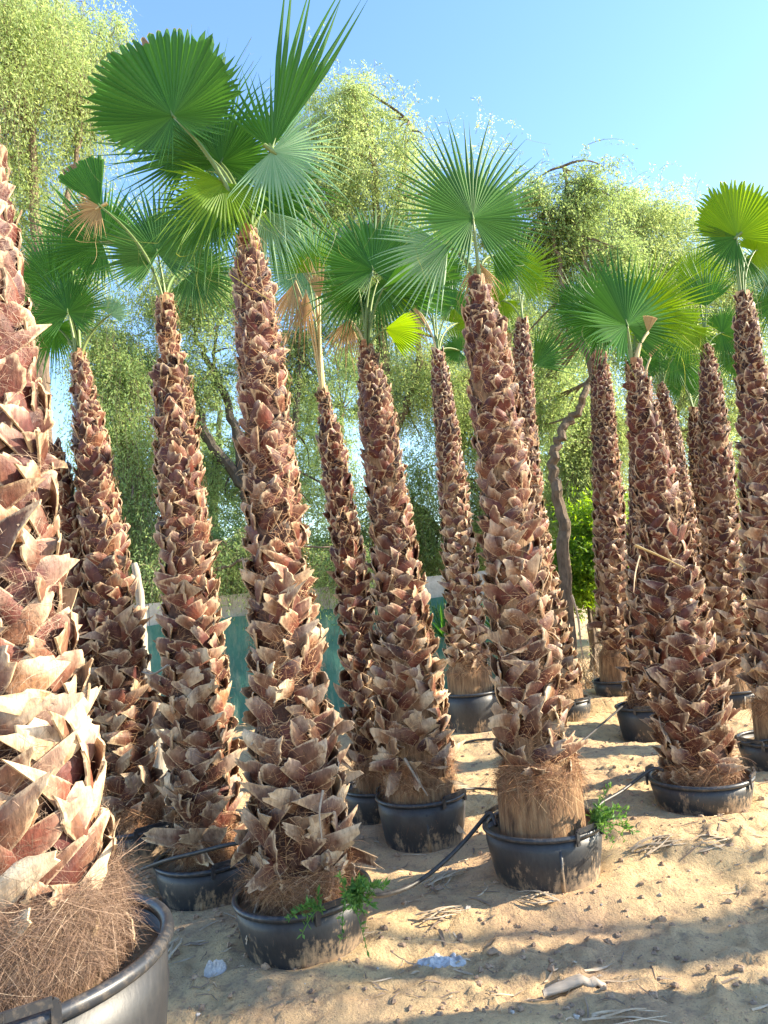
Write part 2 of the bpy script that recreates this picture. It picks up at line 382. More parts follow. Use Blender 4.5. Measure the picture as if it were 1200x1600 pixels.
def unit(v): return v / (np.linalg.norm(v) + 1e-9)
def fan_geo(org, d, nrm, Rr, n, span, join, droop, trim, r, cup=.15, o_side=.46):
    """a pleated fan blade: n segments over span degrees round direction d, facing nrm"""
    d = unit(d); x = unit(np.cross(d, nrm)); z = unit(np.cross(x, d))
    V = []; Qs = []; A = []; T = []; S = 10; k0 = 0; filo = []
    half = R(span) / n / 2
    for i in range(n):
        ph = (i + .5) / n * R(span) - R(span) / 2
        f = abs(ph) / math.pi
        L0 = Rr * (1 - o_side * (1 - math.exp(-(f / .5) ** 1.6))) * r.uniform(.90, 1.06)
        Lt = min(L0, Rr * trim * r.uniform(.985, 1.015)) if trim else L0
        jn = join * Rr * (1 - (.9 * f * f + .1 * f if trim else .35 * f)) * r.uniform(.93, 1.05)
        ph2 = r.normal(0, .035); rz = r.normal(0, .06); dr = droop * r.uniform(.4, 1.5); rn = r.random()
        for s in range(S + 1):
            q = .004 * Rr + (Lt - .004 * Rr) * (s / S) ** .9
            if q < jn: wdt = half * q * 1.02; pa = ph
            else:
                e = (q - jn) / max(L0 - jn, 1e-6); wdt = half * jn * (1 - e) ** 1.25 + .0006; pa = ph + ph2 * e
            di = x * math.sin(pa) + d * math.cos(pa); pe = x * math.cos(pa) - d * math.sin(pa)
            c = org + di * q + z * (cup * q * (q / Rr) * (1 if q < jn else 1) * (.6 + f) + rz * max(0, q - jn))
            c = c + np.array([0, 0, -1.0]) * dr * Rr * max(0, (q / Rr - join * .6)) ** 2 * 1.2
            V += [c - pe * wdt, c + z * wdt * .8, c + pe * wdt]
            A += [rn * .55, .35 + rn * .5, rn * .55]
            tt = (.99 if (trim and Lt < L0 * .99 and s >= S - (rn > .93)) else (.975 if s == S and r.random() < .5 else q / Rr * .9)); T += [tt] * 3
            if s:
                b = k0 + (s - 1) * 3; Qs += [(b, b + 1, b + 4, b + 3), (b + 1, b + 2, b + 5, b + 4)]
        k0 += (S + 1) * 3
        if r.random() < .22: filo.append(c)
    if filo and not trim:
        P = np.array(filo); N = len(P)
        D = np.array([0, 0, -1.0]) + r.normal(0, .45, (N, 3)); D /= np.linalg.norm(D, axis=1)[:, None]
        v, q, a_, t_ = ribbons(P, D, r.uniform(.05, .22, N), np.full(N, .0022), r.normal(0, 1, (N, 3)), r.normal(0, .06, (N, 3)), np.ones(N), 4)
        V = np.concatenate([np.array(V), v]); Qs = np.concatenate([np.array(Qs), q + k0]); A = np.concatenate([A, a_]); T = np.concatenate([T, t_ * .0 + .97])
    return np.array(V), np.array(Qs), np.array(A), np.array(T)

def make_fan(root, top, y0, spec, Z, r, org):
    """spec: hastula px, py, radius px, image angle, dict of options -> frond (petiole) > fan_blade"""
    hx, hy, Rp, ang, o = spec
    h = at_y(hx, hy, y0 + o.get('dy', 0)); Rr = Rp * Z / F
    d = np.array([math.cos(R(ang)), 0, math.sin(R(ang))]); nrm = np.array([0, -1.0, 0])
    Ry = Matrix.Rotation(R(o.get('yaw', 0)), 3, Vector(d)); nrm = np.array(Ry @ Vector(nrm))
    side = np.cross(d, nrm); Rt = Matrix.Rotation(R(o.get('tip', 0)), 3, Vector(side))
    d = np.array(Rt @ Vector(d)); nrm = np.array(Rt @ Vector(nrm))
    dry = o.get('mat') == 'fan_dry'
    g = G(); start = top + np.array([r.uniform(-.012, .012), r.uniform(-.012, .012), -.06])
    L = np.linalg.norm(h - start)
    if o.get('pet', True):
        c1 = start + np.array([0, 0, 1.0]) * L * .45 + (h - start) * .12; ts = np.linspace(0, 1, 12)[:, None]
        pts = (1 - ts) ** 2 * start + 2 * ts * (1 - ts) * c1 + ts ** 2 * h
        if dry: pts[:, 2] += .0
        g.tube(pts, np.linspace(.021, .0095, 12) * o.get('pw', 1), 8, r.random(), 0, flat=.6)
        # spines along both edges
        if Z < 5.5:
            for k in range(34):
                q = r.uniform(.05, .8); i = q * 11; a = int(i); p = pts[a] * (1 - (i - a)) + pts[a + 1] * (i - a)
                s = r.choice([-1, 1]); v = np.array([s, 0, .3]) * .014; w_ = .019 * (1 - q * .5)
                p = p + np.array([s * w_, 0, 0]) * .8
                g.add([p, p + (0, 0, .005), p + v, p + v], [(0, 1, 2, 3)], .9, 0)
    else:
        g.tube([h - unit(d) * .05, h, h + unit(d) * .03], [.012, .011, .006], 6, .5)
    g.tube([h - unit(d) * .01 + nrm * .002, h + unit(d) * .03 * Rr / .5 + nrm * .003], [.008, .002], 6, .2)
    pet = g.build('frond', M['petiole_dry' if (dry or o.get('pdry')) else 'petiole'], root, org, True)
    n = o.get('n', int(max(14, 62 * o.get('span', 310) / 310)))
    V, Qq, A, T = fan_geo(h, d, nrm, Rr, n, o.get('span', 310), o.get('join', .45), o.get('droop', .12), o.get('trim', 0), r, o.get('cup', .15))
    mesh('fan_blade', V, Qq, M[o.get('mat', 'fan_green')], pet, {'rnd': A, 't': T}, False, org)

def make_pot(root, k, org, handles=(-50, 130), r=None, depth=None):
    i = INFO[k]; c = i['c']; Rt = i['D'] / 2; zb = i['zb'] - .04; H = c[2] - zb; Rb = Rt * .82
    g = G(); n = 64; th = np.arange(n) * 2 * math.pi / n
    prof = [(Rb, 0), (Rb * 1.01, .02), (Rb + (Rt - Rb) * .5, H * .5), (Rb + (Rt - Rb) * .78, H * .80), (Rt * .955, H * .81), (Rt * .965, H - .012), (Rt * .94, H - .012), (Rt * .90, H * .5), (Rt * .80, .03)]
    wob = 1 + .012 * np.sin(2 * th + r.uniform(0, 6)) + .006 * np.sin(3 * th + r.uniform(0, 6))
    V = [np.stack([np.cos(th) * q * wob, np.sin(th) * q * wob, np.full(n, z)], -1) for q, z in prof]
    Q = [(a * n + j, a * n + (j + 1) % n, (a + 1) * n + (j + 1) % n, (a + 1) * n + j) for a in range(len(prof) - 1) for j in range(n)]
    base = np.array([c[0], c[1], zb]); g.add(np.concatenate(V) + base, Q)
    for q in np.radians([35, 155, 275]):       # vertical ribs
        e = np.array([math.cos(q), math.sin(q), 0]); s = np.array([-e[1], e[0], 0])
        g.box(base + e * (Rb + Rt * .955) / 2 * 1.0 + (0, 0, H * .45), e * .006, s * .008, np.array([0, 0, H * .38]) + e * (Rt * .78 - Rb * .78) * .35)
    pot = g.build('pot', M['pot'], root, org, True)
    g = G(); n = 72; th = np.arange(n + 1) * 2 * math.pi / n; wob = np.interp(th, np.append(np.arange(64) * 2 * math.pi / 64, 2 * math.pi), np.append(wob, wob[0]))
    g.tube(np.stack([np.cos(th) * Rt * .965 * wob, np.sin(th) * Rt * .965 * wob, np.full(n + 1, H)], -1) + base, .0135 * Rt / .3, 8, cap=False)
    g.build('rim', M['rim'], pot, org, True)
    for h in handles:
        g = G(); m_ = R(h); pts = []
        s = .105 / Rt
        for q, z in ((-s, -.035), (-s, .022), (-s * .9, .028), (0, .030), (s * .9, .028), (s, .022), (s, -.035)):
            pts.append(base + np.array([math.cos(m_ + q) * Rt * 1.01, math.sin(m_ + q) * Rt * 1.01, H + z * Rt / .3]))
        for a_, b_ in zip(pts[:-1], pts[1:]):
            mid = (a_ + b_) / 2; v = (b_ - a_) / 2; e = np.array([math.cos(m_), math.sin(m_), 0]); u = unit(np.cross(v, e))
            g.box(mid, v * 1.06, e * .005, u * .011)
        g.build('handle', M['rim'], pot, org)
    g = G(); nr = 10; n = 48; rr = np.linspace(.02, .93, nr) * Rt; th = np.arange(n) * 2 * math.pi / n
    P = np.stack([rr[:, None] * np.cos(th), rr[:, None] * np.sin(th), np.zeros((nr, n))], -1)
    P[..., 2] = H - (.035 if depth is None else depth) * np.clip(1, 0, 1) + .03 * fbm((P[..., 0] + c[0]) * 14, (P[..., 1] + c[1]) * 14, 3)
    Q = [(a * n + j, a * n + (j + 1) % n, (a + 1) * n + (j + 1) % n, (a + 1) * n + j) for a in range(nr - 1) for j in range(n)]
    g.add(P.reshape(-1, 3) + base, Q); g.build('soil', M['soil'], root, org, True)
    return base

def palm(key, label, top, prof, fans, seed=1, detail=2, bare=0.0, fuzz=0.0, red=.0, skirt=0, handles=(-50, 130), depth=None,
         baseoff=(0, 0), bow=.02, size=1.0, sh=0, group='potted palms standing in rows on the sand', fib=1.0, wild=0, pale=0, fw=1.0, fr=.38, flk=1.0, fmat='fibre'):
    """top: pixel of the trunk's top; prof: [(pixel y, trunk width px)] ; fans: specs"""
    r = np.random.default_rng(seed); i = INFO[key]; c = i['c']; Z = i['Z']
    org = np.array([c[0], c[1], i['zb']])
    root = thing('potted_palm', label, 'palm tree', Vector(org), group)
    make_pot(root, key, org, handles, r, depth)
    b0 = c + np.array([baseoff[0], baseoff[1], -.04])
    t0 = at_y(top[0], top[1], b0[1] + .02)
    H = np.linalg.norm(t0 - b0); u, e1, e2 = frame(t0 - b0)
    pys = np.array([q[0] for q in prof], float); pw = np.array([q[1] for q in prof], float)
    s_of = lambda py: np.clip((at_y(top[0], py, b0[1])[2] - b0[2]) / (t0[2] - b0[2]), 0, 1)
    ss = np.array([s_of(y) for y in pys]); rr = pw / 2 * Z / F; o_ = np.argsort(ss); ss = ss[o_]; rr = rr[o_]
    rad = lambda s: np.interp(s, ss, rr) * (.90 + .07 * np.asarray(s))
    bowv = e1 * bow
    axis = lambda s: b0 + (t0 - b0) * np.asarray(s)[..., None] + bowv * np.sin(np.pi * np.asarray(s))[..., None]
    # core
    g = G(); n = 28; m_ = 60; s = np.linspace(0, 1, m_); th = np.arange(n) * 2 * math.pi / n
    S, TH = np.meshgrid(s, th, indexing='ij')
    rc = rad(S) - np.where(S * H < bare, .006, np.minimum((.030 + .022 * np.clip(1 - S * 1.5, 0, 1)) * size, rad(S) * .35)) + .012 * fbm(TH * 3, S * 25, 2)
    V = axis(S) + rc[..., None] * (np.cos(TH)[..., None] * e1 + np.sin(TH)[..., None] * e2)
    Q = [(a * n + j, a * n + (j + 1) % n, (a + 1) * n + (j + 1) % n, (a + 1) * n + j) for a in range(m_ - 1) for j in range(n)]
    g.add(V.reshape(-1, 3), Q)
    trunk = g.build('trunk', M['ribbed'] if bare > .12 else M['core'], root, org, True)
    # leaf bases in crossed rows
    BS = []; s_ = bare / H; row = 0; rw = []
    while s_ < .995:
        f = s_; sc = (1.25 - .45 * f) * size * (1.0 if rad(s_) > .08 else .62 + 4.7 * max(0, rad(s_) - .0))
        sc = max(sc, .45)
        circ = 2 * math.pi * rad(s_); k = max(5, int(round(circ / (.105 * sc))))
        off = (row % 2) * .5 + row * .07
        for j in range(k): rw.append((s_ + r.normal(0, .006 / H), 2 * math.pi * (j + off + r.normal(0, .05)) / k, sc, 1 if (row % 2) else -1))
        s_ += (.047 + .008 * min(1, 1.7 * (1 - s_))) * sc / H; row += 1
    rw = np.array(rw); rw = rw[r.random(len(rw)) > .07]; N = len(rw); s, th, sc, sg = rw.T
    nn = np.cos(th)[:, None] * e1 + np.sin(th)[:, None] * e2; tt = -np.sin(th)[:, None] * e1 + np.cos(th)[:, None] * e2
    low = np.clip(1 - s * 1.5, 0, 1); uu = np.broadcast_to(u, nn.shape)
    sg = sg * np.where(r.random(N) < .05, -1, 1); mid = np.clip(1.7 * (1 - s), 0, 1)
    tilt = sg * (R(28) + R(30) * mid + R(4) * low) + r.normal(0, R(8), N)
    flare = R(9) + R(4) * low + np.abs(r.normal(0, R(4), N))
    ln = sc * (.094 + .034 * mid + .035 * low) * r.uniform(.75, 1.25, N); wd = sc * (.094 - .020 * mid - .006 * low) * r.uniform(.75, 1.25, N)
    flare = flare * flk; tilt = tilt * (1.0 if flk == 1 else .9)
    big = r.random(N) < (.03 + .10 * low * (low > .55)) * (flk == 1)
    ln = np.where(big, ln * r.uniform(1.15, 1.45, N), ln); flare = np.where(big, flare + R(9), flare)
    if wild:                     # long loose leaf bases sticking out and hanging near the foot
        wl = (r.random(N) < .10) & (s < wild)
        tilt = np.where(wl, r.choice([-1, 1], N) * r.uniform(R(70), R(155), N), tilt); ln = np.where(wl, ln * 1.6, ln); flare = np.where(wl, R(18), flare)
    P = axis(s) + nn * np.maximum(rad(s) - .012 * sc - ln * np.sin(flare) * .8, rad(s) * .5)[:, None]
    cup = r.uniform(.05, .35, N) + .2 * (1 - mid); curl = r.uniform(-.12, .10, N)
    rnd = np.clip(r.random(N) * (.85 - .35 * red) + .12 * low + pale, 0, 1)
    ab = 7 if detail == 2 else (4 if detail == 1 else 3)
    V, Q, A, T, E = boots_geo(P, nn, uu, tt, tilt, flare, ln, wd, cup, curl, r.uniform(.6, .95, N), rnd, r, ab, ab, .006, rad(s))
    mesh('leaf_bases', V, Q, M['boot_red' if red > .5 else 'boot'], trunk, {'rnd': A, 't': T, 'edge': E, 'hgt': np.repeat(s, len(A) // N)}, False, org)
    # brown fibre on the trunk
    nf = int([1200, 3600, 9500][detail] * fib); s = r.random(nf); th = r.random(nf) * 2 * math.pi
    s = np.maximum(s, bare / H * .8)
    nn = np.cos(th)[:, None] * e1 + np.sin(th)[:, None] * e2; tt = -np.sin(th)[:, None] * e1 + np.cos(th)[:, None] * e2
    clump = fbm(th * 2.2, s * H * 5, 2)
    keep = clump > -.08; s, th, nn, tt = s[keep], th[keep], nn[keep], tt[keep]; nf = len(s)
    P = axis(s) + nn * (rad(s) - .014 + r.uniform(-.016, .022, nf))[:, None]
    an = r.normal(0, 1.1, nf) + np.where(r.random(nf) < .5, 0, math.pi)
    D = tt * np.cos(an)[:, None] + u * np.sin(an)[:, None] * .8 + nn * r.uniform(-.05, .42, nf)[:, None]; D /= np.linalg.norm(D, axis=1)[:, None]
    wdt = {2: .0015, 1: .003, 0: .004}[detail]
    L = (.02 + .08 * r.random(nf) ** 1.6) * (1.1 - .3 * s)
    bend = -nn * (L * r.uniform(0, .45, nf))[:, None] + np.array([0, 0, -1.0]) * (L * r.uniform(-.1, .5, nf))[:, None]
    v1 = ribbons(P, D, L, np.full(nf, wdt * fw) * r.uniform(.6, 1.5, nf), nn + r.normal(0, .3, (nf, 3)), bend, np.clip(r.normal(.46, .28, nf), 0, 1), 3)
    parts = [v1]
    if fuzz > 0:                # matted fibre at the foot
        nf = skirt or int(2500 * size); s = r.random(nf) ** .8 * fuzz / H + (bare * .72 / H if bare > .12 else 0); th = r.random(nf) * 2 * math.pi
        nn = np.cos(th)[:, None] * e1 + np.sin(th)[:, None] * e2; tt = -np.sin(th)[:, None] * e1 + np.cos(th)[:, None] * e2
        cl = fbm(th * 2.4 + seed, s * H * 6, 3); kp = cl > (-.10 if bare > .12 else -.16); s, th, nn, tt, cl = s[kp], th[kp], nn[kp], tt[kp], cl[kp]; nf = len(s)
        lump = (.030 + .12 * np.clip(cl, -.2, 1)) * size * (.55 if bare > .12 else 1)
        P = axis(s) + nn * (rad(s) - .02 + r.random(nf) * lump)[:, None]
        an = r.uniform(0, 2 * math.pi, nf)
        D = tt * np.cos(an)[:, None] + u * (np.sin(an) * .6 - .4)[:, None] + nn * r.uniform(0, .45, nf)[:, None]; D /= np.linalg.norm(D, axis=1)[:, None]
        L = r.uniform(.05, .17, nf) * size ** .3
        bend = -nn * (L * r.uniform(.1, .5, nf))[:, None] + np.array([0, 0, -1.0]) * (L * r.uniform(0, .8, nf))[:, None] + r.normal(0, .03, (nf, 3))
        parts.append(ribbons(P, D, L, np.full(nf, wdt * 1.05 * fw) * r.uniform(.5, 1.4, nf), nn + r.normal(0, .5, (nf, 3)), bend, np.clip(r.normal(fr, .25, nf) + .25 * fbm(th * 2, s * H * 7, 2), 0, 1), 4))
    g = G()
    for v, q, a, t in parts: g.add(v, q, a, t)
    g.build('fibre', M[fmat], trunk, org)
    # fibrous sheath at the very top
    g = G()
    for k in range(9 if detail else 5):
        q = r.uniform(0, 6.28); e = e1 * math.cos(q) + e2 * math.sin(q); rt = rad(1.0)
        p0 = t0 + e * rt * .75 - u * .07; p1 = t0 + e * rt * .9 + u * r.uniform(.0, .06) * size; s_2 = np.cross(u, e)
        g.add([p0 - s_2 * rt * .5, p0 + s_2 * rt * .5, p1 + s_2 * rt * .35, p1 - s_2 * rt * .25], [(0, 1, 2, 3)], r.uniform(.2, .9), 0)
    g.build('leaf_sheath', M['fibre'], trunk, org)
    for f in fans: make_fan(root, t0, b0[1], f, Z, r, org)
    return root

exec_palms = True
# ------------------------------------------------------------------ the palms
d_ = dict
P1 = palm('P1', 'largest nearest potted palm, its pot rim filling the bottom left corner', (-62, 60),
     [(60, 60), (300, 118), (500, 150), (800, 172), (1000, 190), (1200, 258), (1330, 300), (1440, 300)],
     [(-120, -80, 300, 110, d_(dy=.1)), (-330, 60, 330, 160, d_(dy=-.3, mat='fan_blue')), (-60, -140, 300, 80, d_(dy=.5))], seed=11, fuzz=.24, skirt=22000, fw=.62, fr=.32, flk=.45, fmat='fibre_grey', handles=(-62, 118), size=1.04,
     depth=.06, baseoff=(.05, .03), bow=.03, fib=2.0, wild=0, pale=.05)
P3 = palm('P3', 'potted palm with narrow neck above wide shoulder, one fan clipped to a brown-tipped wedge', (257, 470),
     [(470, 36), (575, 42), (598, 74), (800, 88), (1000, 102), (1150, 122), (1220, 120), (1330, 100)],
     [(246, 396, 172, 96, d_(mat='fan_blue', tip=-14, droop=.10)), (156, 322, 98, 112, d_(span=62, join=.95, trim=.93, droop=0, n=20, tip=-5, dy=-.08)),
      (156, 324, 62, 205, d_(span=150, mat='fan_dry', pet=False, droop=.5, dy=-.07)), (300, 425, 120, -20, d_(mat='fan_blue', dy=.35, span=240, droop=.3)), (160, 380, 170, 130, d_(dy=.45, mat='fan_green'))], seed=13, fuzz=.17, skirt=4000, wild=.28, bow=.01)
P4 = palm('P4', 'tall potted palm with a big round clipped fan and weeds growing over its pot rim', (388, 372),
     [(372, 36), (395, 46), (450, 76), (600, 92), (800, 104), (1000, 122), (1150, 142), (1250, 165), (1330, 178), (1395, 150)],
     [(270, 181, 190, 108, d_(trim=.86, join=.82, span=325, droop=.05, n=66, tip=-6, dy=-.12, pw=1.25)),
      (425, 232, 330, 66, d_(span=34, join=.5, n=9, droop=.05, dy=-.05)), (425, 232, 150, 112, d_(span=60, join=.4, n=8, pet=False, droop=.0, dy=-.05)),
      (425, 236, 150, -45, d_(span=190, join=.45, mat='fan_pale', droop=.45, dy=-.08, pet=False, cup=.3)),
      (345, 255, 185, 62, d_(dy=.22, mat='fan_green', span=280)), (352, 285, 150, 245, d_(mat='fan_lime', droop=.5, dy=-.02, span=200, tip=15)),
      (405, 290, 190, -65, d_(droop=.5, span=190, dy=.12, mat='fan_green')), (300, 235, 265, 92, d_(dy=.35, join=.35, mat='fan_blue')),
      (415, 330, 120, -80, d_(droop=.3, span=120, dy=.05, mat='fan_pale')), (330, 330, 150, 215, d_(droop=.5, dy=.25, mat='fan_blue'))],
     seed=14, fuzz=.17, skirt=6500, handles=(-52, 128), wild=.25, bow=.012, fib=1.5, baseoff=(0, .02))
P8 = palm('P8', 'potted palm with smooth ribbed foot and full star-shaped fan against the sky', (746, 440),
     [(440, 28), (475, 52), (540, 82), (620, 90), (800, 95), (1000, 110), (1130, 122), (1190, 128), (1225, 146), (1300, 150)],
     [(739, 341, 212, 90, d_(tip=-6, span=335, join=.43, droop=.12, n=66, cup=.08, mat='fan_blue', yaw=14)), (700, 385, 150, 200, d_(dy=.15, mat='fan_pale', span=120, droop=.3)),
      (748, 410, 75, 265, d_(mat='fan_dry', span=90, droop=.4, dy=.05)), (770, 400, 90, -30, d_(mat='fan_green', span=120, droop=.4, dy=.2))],
     seed=18, bare=.30, fuzz=.16, skirt=4500, handles=(-48, 132), bow=.018, fib=1.3)
P6 = palm('P6', 'potted palm with one long dark fan reaching right, its leaf bases loose over the pot', (573, 545),
     [(545, 28), (620, 62), (700, 72), (800, 76), (950, 90), (1100, 120), (1150, 130), (1235, 126)],
     [(583, 421, 142, 100, d_(tip=-14, trim=.93, join=.6)), (598, 452, 160, 17, d_(span=100, yaw=68, join=.7, droop=.1, dy=-.05)), (602, 514, 72, -14, d_(mat='fan_lime', span=100, join=.7, yaw=45, droop=.2)),
      (612, 470, 70, 75, d_(mat='fan_lime', dy=.3)), (560, 450, 105, 205, d_(droop=.4, dy=.1, span=200)), (545, 500, 80, 250, d_(mat='fan_dry', span=80, droop=.4, dy=.15)),
      (590, 440, 120, -60, d_(mat='fan_blue', span=160, droop=.5, dy=.1))],
     seed=16, fuzz=.20, skirt=3000, bare=.13, handles=(-42, 140), wild=.14)
P11 = palm('P11', 'potted palm with broad upright green fan, trunk red above, sunlit down its right side', (991, 572),
     [(572, 28), (620, 50), (655, 60), (800, 76), (900, 86), (1000, 104), (1120, 124), (1160, 128), (1210, 120)],
     [(980, 508, 176, 95, d_(tip=-6, mat='fan_green', join=.45, yaw=28, n=54)), (1006, 490, 140, 42, d_(mat='fan_lime', dy=.2, span=240)), (1012, 520, 60, 75, d_(mat='fan_dry', span=50, dy=.05, trim=.5, pw=1.6)),
      (950, 500, 120, 170, d_(dy=.25, mat='fan_green', span=200, droop=.3))],
     seed=21, fuzz=.15, skirt=2800, red=.6, handles=(-30, 150), bow=.015)
P2 = palm('P2', 'slim potted palm right beside the largest palm, a yellow-green stalk under its low fan', (123, 560),
     [(560, 26), (600, 38), (700, 64), (800, 74), (900, 84), (1100, 90), (1260, 96)],
     [(106, 488, 118, 94, d_(tip=-10, droop=.15)), (80, 440, 125, 118, d_(dy=.25, mat='fan_green')), (172, 492, 52, 50, d_(mat='fan_pale', span=180)), (85, 510, 100, 225, d_(dy=.12, mat='fan_green', droop=.35)),
      (110, 400, 120, 108, d_(dy=.35, mat='fan_blue', join=.3))],
     seed=12, fuzz=.18, skirt=2000, wild=.1, detail=2, fib=.8)
P5 = palm('P5', 'slim reddish potted palm with yellowed stalks and a hanging dried leaf', (505, 615),
     [(615, 20), (660, 30), (690, 50), (900, 54), (1000, 64), (1100, 76), (1200, 74)],
     [(492, 425, 120, 100, d_(mat='fan_lime', dy=.05, pw=1.3, pdry=True, join=.3, span=160)), (478, 455, 105, 262, d_(mat='fan_dry', span=60, droop=.2, yaw=40)), (462, 440, 110, 250, d_(mat='fan_dry', span=70, droop=.3, dy=.08, yaw=30)),
      (500, 470, 80, 95, d_(mat='fan_dry', span=40, pw=1.4)), (480, 420, 130, 140, d_(dy=.2, mat='fan_pale'))],
     seed=15, detail=1, red=.7, bare=.2, fuzz=.1, skirt=800)
P7 = palm('P7', 'slender potted palm in the second row with its whole round black pot visible', (684, 550),
     [(550, 20), (600, 38), (700, 46), (800, 55), (950, 65), (1030, 80), (1070, 80)],
     [(706, 478, 62, 96, d_(tip=-8)), (650, 480, 75, 250, d_(mat='fan_dry', span=90, droop=.4, dy=.1)), (715, 505, 70, 10, d_(mat='fan_lime', dy=.3)), (665, 420, 80, 110, d_(mat='fan_lime', dy=.6)),
      (718, 548, 50, 150, d_(mat='fan_green', dy=.2)), (660, 470, 70, 150, d_(mat='fan_blue', dy=.4, droop=.4)), (690, 430, 90, 80, d_(mat='fan_blue', dy=.8))],
     seed=17, detail=1, bare=.3, fuzz=.25, skirt=700, handles=(-20, 160))
P9 = palm('P9', 'potted palm half hidden behind the ribbed-foot palm, its fan glowing yellow-green', (816, 503),
     [(503, 22), (560, 38), (700, 50), (900, 56), (1000, 66), (1080, 72)],
     [(808, 430, 96, 72, d_(mat='fan_lime', tip=-5)), (835, 572, 95, 42, d_(mat='fan_green', span=110, yaw=35)), (822, 440, 60, -40, d_(mat='fan_lime', dy=.2, span=120)),
      (785, 470, 70, 200, d_(mat='fan_lime', dy=.3, droop=.4)), (800, 520, 60, 220, d_(mat='fan_dry', span=80, droop=.4))],
     seed=19, detail=1, bare=.2, fuzz=.1, skirt=500, handles=(-60, 60), bow=-.14)
P10 = palm('P10', 'dark potted palm in a small pot, directly left of the red-necked palm', (936, 556),
     [(556, 26), (620, 42), (700, 46), (800, 55), (950, 58), (1000, 56)],
     [(905, 482, 85, 118, d_(dy=.1)), (925, 500, 70, 190, d_(mat='fan_blue', droop=.3)), (940, 470, 90, 70, d_(dy=.3)), (960, 520, 60, -30, d_(mat='fan_lime', dy=.2, droop=.4))],
     seed=20, detail=1, bare=.4, fuzz=.1, skirt=400, handles=(40,))
P12 = palm('P12', 'potted palm almost hidden behind the red-necked palm, only its pot and left edge showing', (1002, 640),
     [(640, 30), (700, 50), (900, 66), (1000, 76), (1090, 66)], [(1016, 560, 50, 70, d_(mat='fan_dry', span=50, dy=.05, pw=1.6))],
     seed=22, detail=1, bare=.12, fuzz=.2, skirt=900, handles=(-110,))
P17 = palm('P17', 'thin potted palm with a small drooping dark crown, just right of the red-necked palm', (1034, 605),
     [(605, 14), (650, 34), (700, 42), (800, 48), (950, 56), (1060, 58)],
     [(1031, 538, 66, 92, d_(dy=.05, droop=.25)), (1052, 560, 62, -20, d_(droop=.45, mat='fan_green')), (1008, 560, 60, 205, d_(droop=.4, mat='fan_green')), (1062, 520, 62, 40, d_(mat='fan_lime', dy=.3))],
     seed=27, detail=1, bare=.25, fuzz=.2, skirt=500, handles=(60,))
P14 = palm('P14', 'dark slender potted palm between the red-necked palm and the right edge palm', (1105, 545),
     [(545, 18), (600, 38), (700, 56), (800, 62), (900, 66), (1000, 72), (1060, 72)],
     [(1104, 478, 92, 95, d_(span=130, droop=.05)), (1128, 520, 85, -12, d_(mat='fan_green', dy=.1, droop=.25)), (1078, 512, 78, 200, d_(mat='fan_lime', droop=.35)), (1088, 440, 92, 60, d_(mat='fan_lime', dy=.4)),
      (1150, 560, 70, -60, d_(mat='fan_green', dy=.3, droop=.4))],
     seed=24, detail=1, bare=.22, fuzz=.1, skirt=500, handles=(60,))
P15 = palm('P15', 'potted palm at the right edge, its clipped fan lit yellow-green from behind', (1161, 465),
     [(465, 24), (520, 44), (600, 56), (800, 74), (1000, 84), (1080, 92), (1140, 92)],
     [(1151, 369, 108, 78, d_(mat='fan_lime', trim=.9, join=.8, span=200, droop=.05)), (1151, 370, 100, 215, d_(mat='fan_green', span=130, droop=.15, pet=False)), (1180, 392, 80, 5, d_(mat='fan_lime', dy=.15, droop=.3)),
      (1165, 400, 70, 260, d_(span=90, droop=.3, dy=.1))],
     seed=25, detail=1, bare=.30, fuzz=.1, skirt=700, handles=(200,))

palm('P0', 'short headless potted palm trunk tucked close behind the largest palm', (72, 700), [(700, 50), (760, 78), (900, 88), (1100, 96), (1290, 100)], [], seed=41, detail=1, bare=0)
palm('P13', 'dark potted palm trunk glimpsed behind the dark slender one on the right', (1083, 640), [(640, 16), (700, 34), (900, 48), (1030, 56)],
     [(1066, 600, 62, 95, d_(mat='fan_green')), (1060, 585, 60, 20, d_(mat='fan_lime', dy=.2)), (1110, 610, 60, 160, d_(mat='fan_blue', dy=.3, droop=.4)), (1048, 560, 60, 200, d_(mat='fan_green', dy=.3, droop=.4))], seed=43, detail=0, bare=.1)
palm('P16', 'potted palm beyond the right edge, only its fan tips reaching in', (1232, 470), [(470, 22), (600, 48), (900, 66), (1110, 76)],
     [(1208, 425, 92, 110, d_(mat='fan_pale')), (1215, 470, 80, 190, d_(mat='fan_green', droop=.4)), (1250, 420, 90, 60, d_(mat='fan_lime'))], seed=44, detail=0, bare=.2)
# loose stalks and torn leaves hanging on trunks
def loose(root, key, pts, w_, mat, tw=0.0):
    c = INFO[key]['c']; org = np.array([c[0], c[1], INFO[key]['zb']]); P = np.array([at_y(x, y, c[1] - d) for x, y, d in pts])
    t = np.linspace(0, 1, 14); k = np.linspace(0, 1, len(P)); P = np.stack([np.interp(t, k, P[:, a]) for a in range(3)], 1)
    for _ in range(3): P[1:-1] = (P[:-2] + P[2:]) / 2
    g = G(); g.tube(P, w_ * (1.0 - .55 * t) * (1 + .12 * np.sin(t * 23)), 7, .7, 0, flat=.35); g.build('loose_stalk', M[mat], root, org)
loose(P11, 'P11', [(1000, 868, .20), (992, 895, .22), (990, 925, .21)], .016, 'straw')
loose(P11, 'P11', [(992, 852, .19), (1030, 868, .21), (1070, 888, .19)], .015, 'petiole_dry')
loose(P9, 'P9', [(893, 930, .20), (905, 965, .26), (906, 1000, .24), (912, 1030, .22)], .03, 'wood')
loose(P4, 'P4', [(505, 1235, .26), (498, 1270, .29), (503, 1310, .28)], .016, 'wood')
loose(P6, 'P6', [(632, 1185, .22), (650, 1215, .26), (668, 1243, .25)], .026, 'wood')
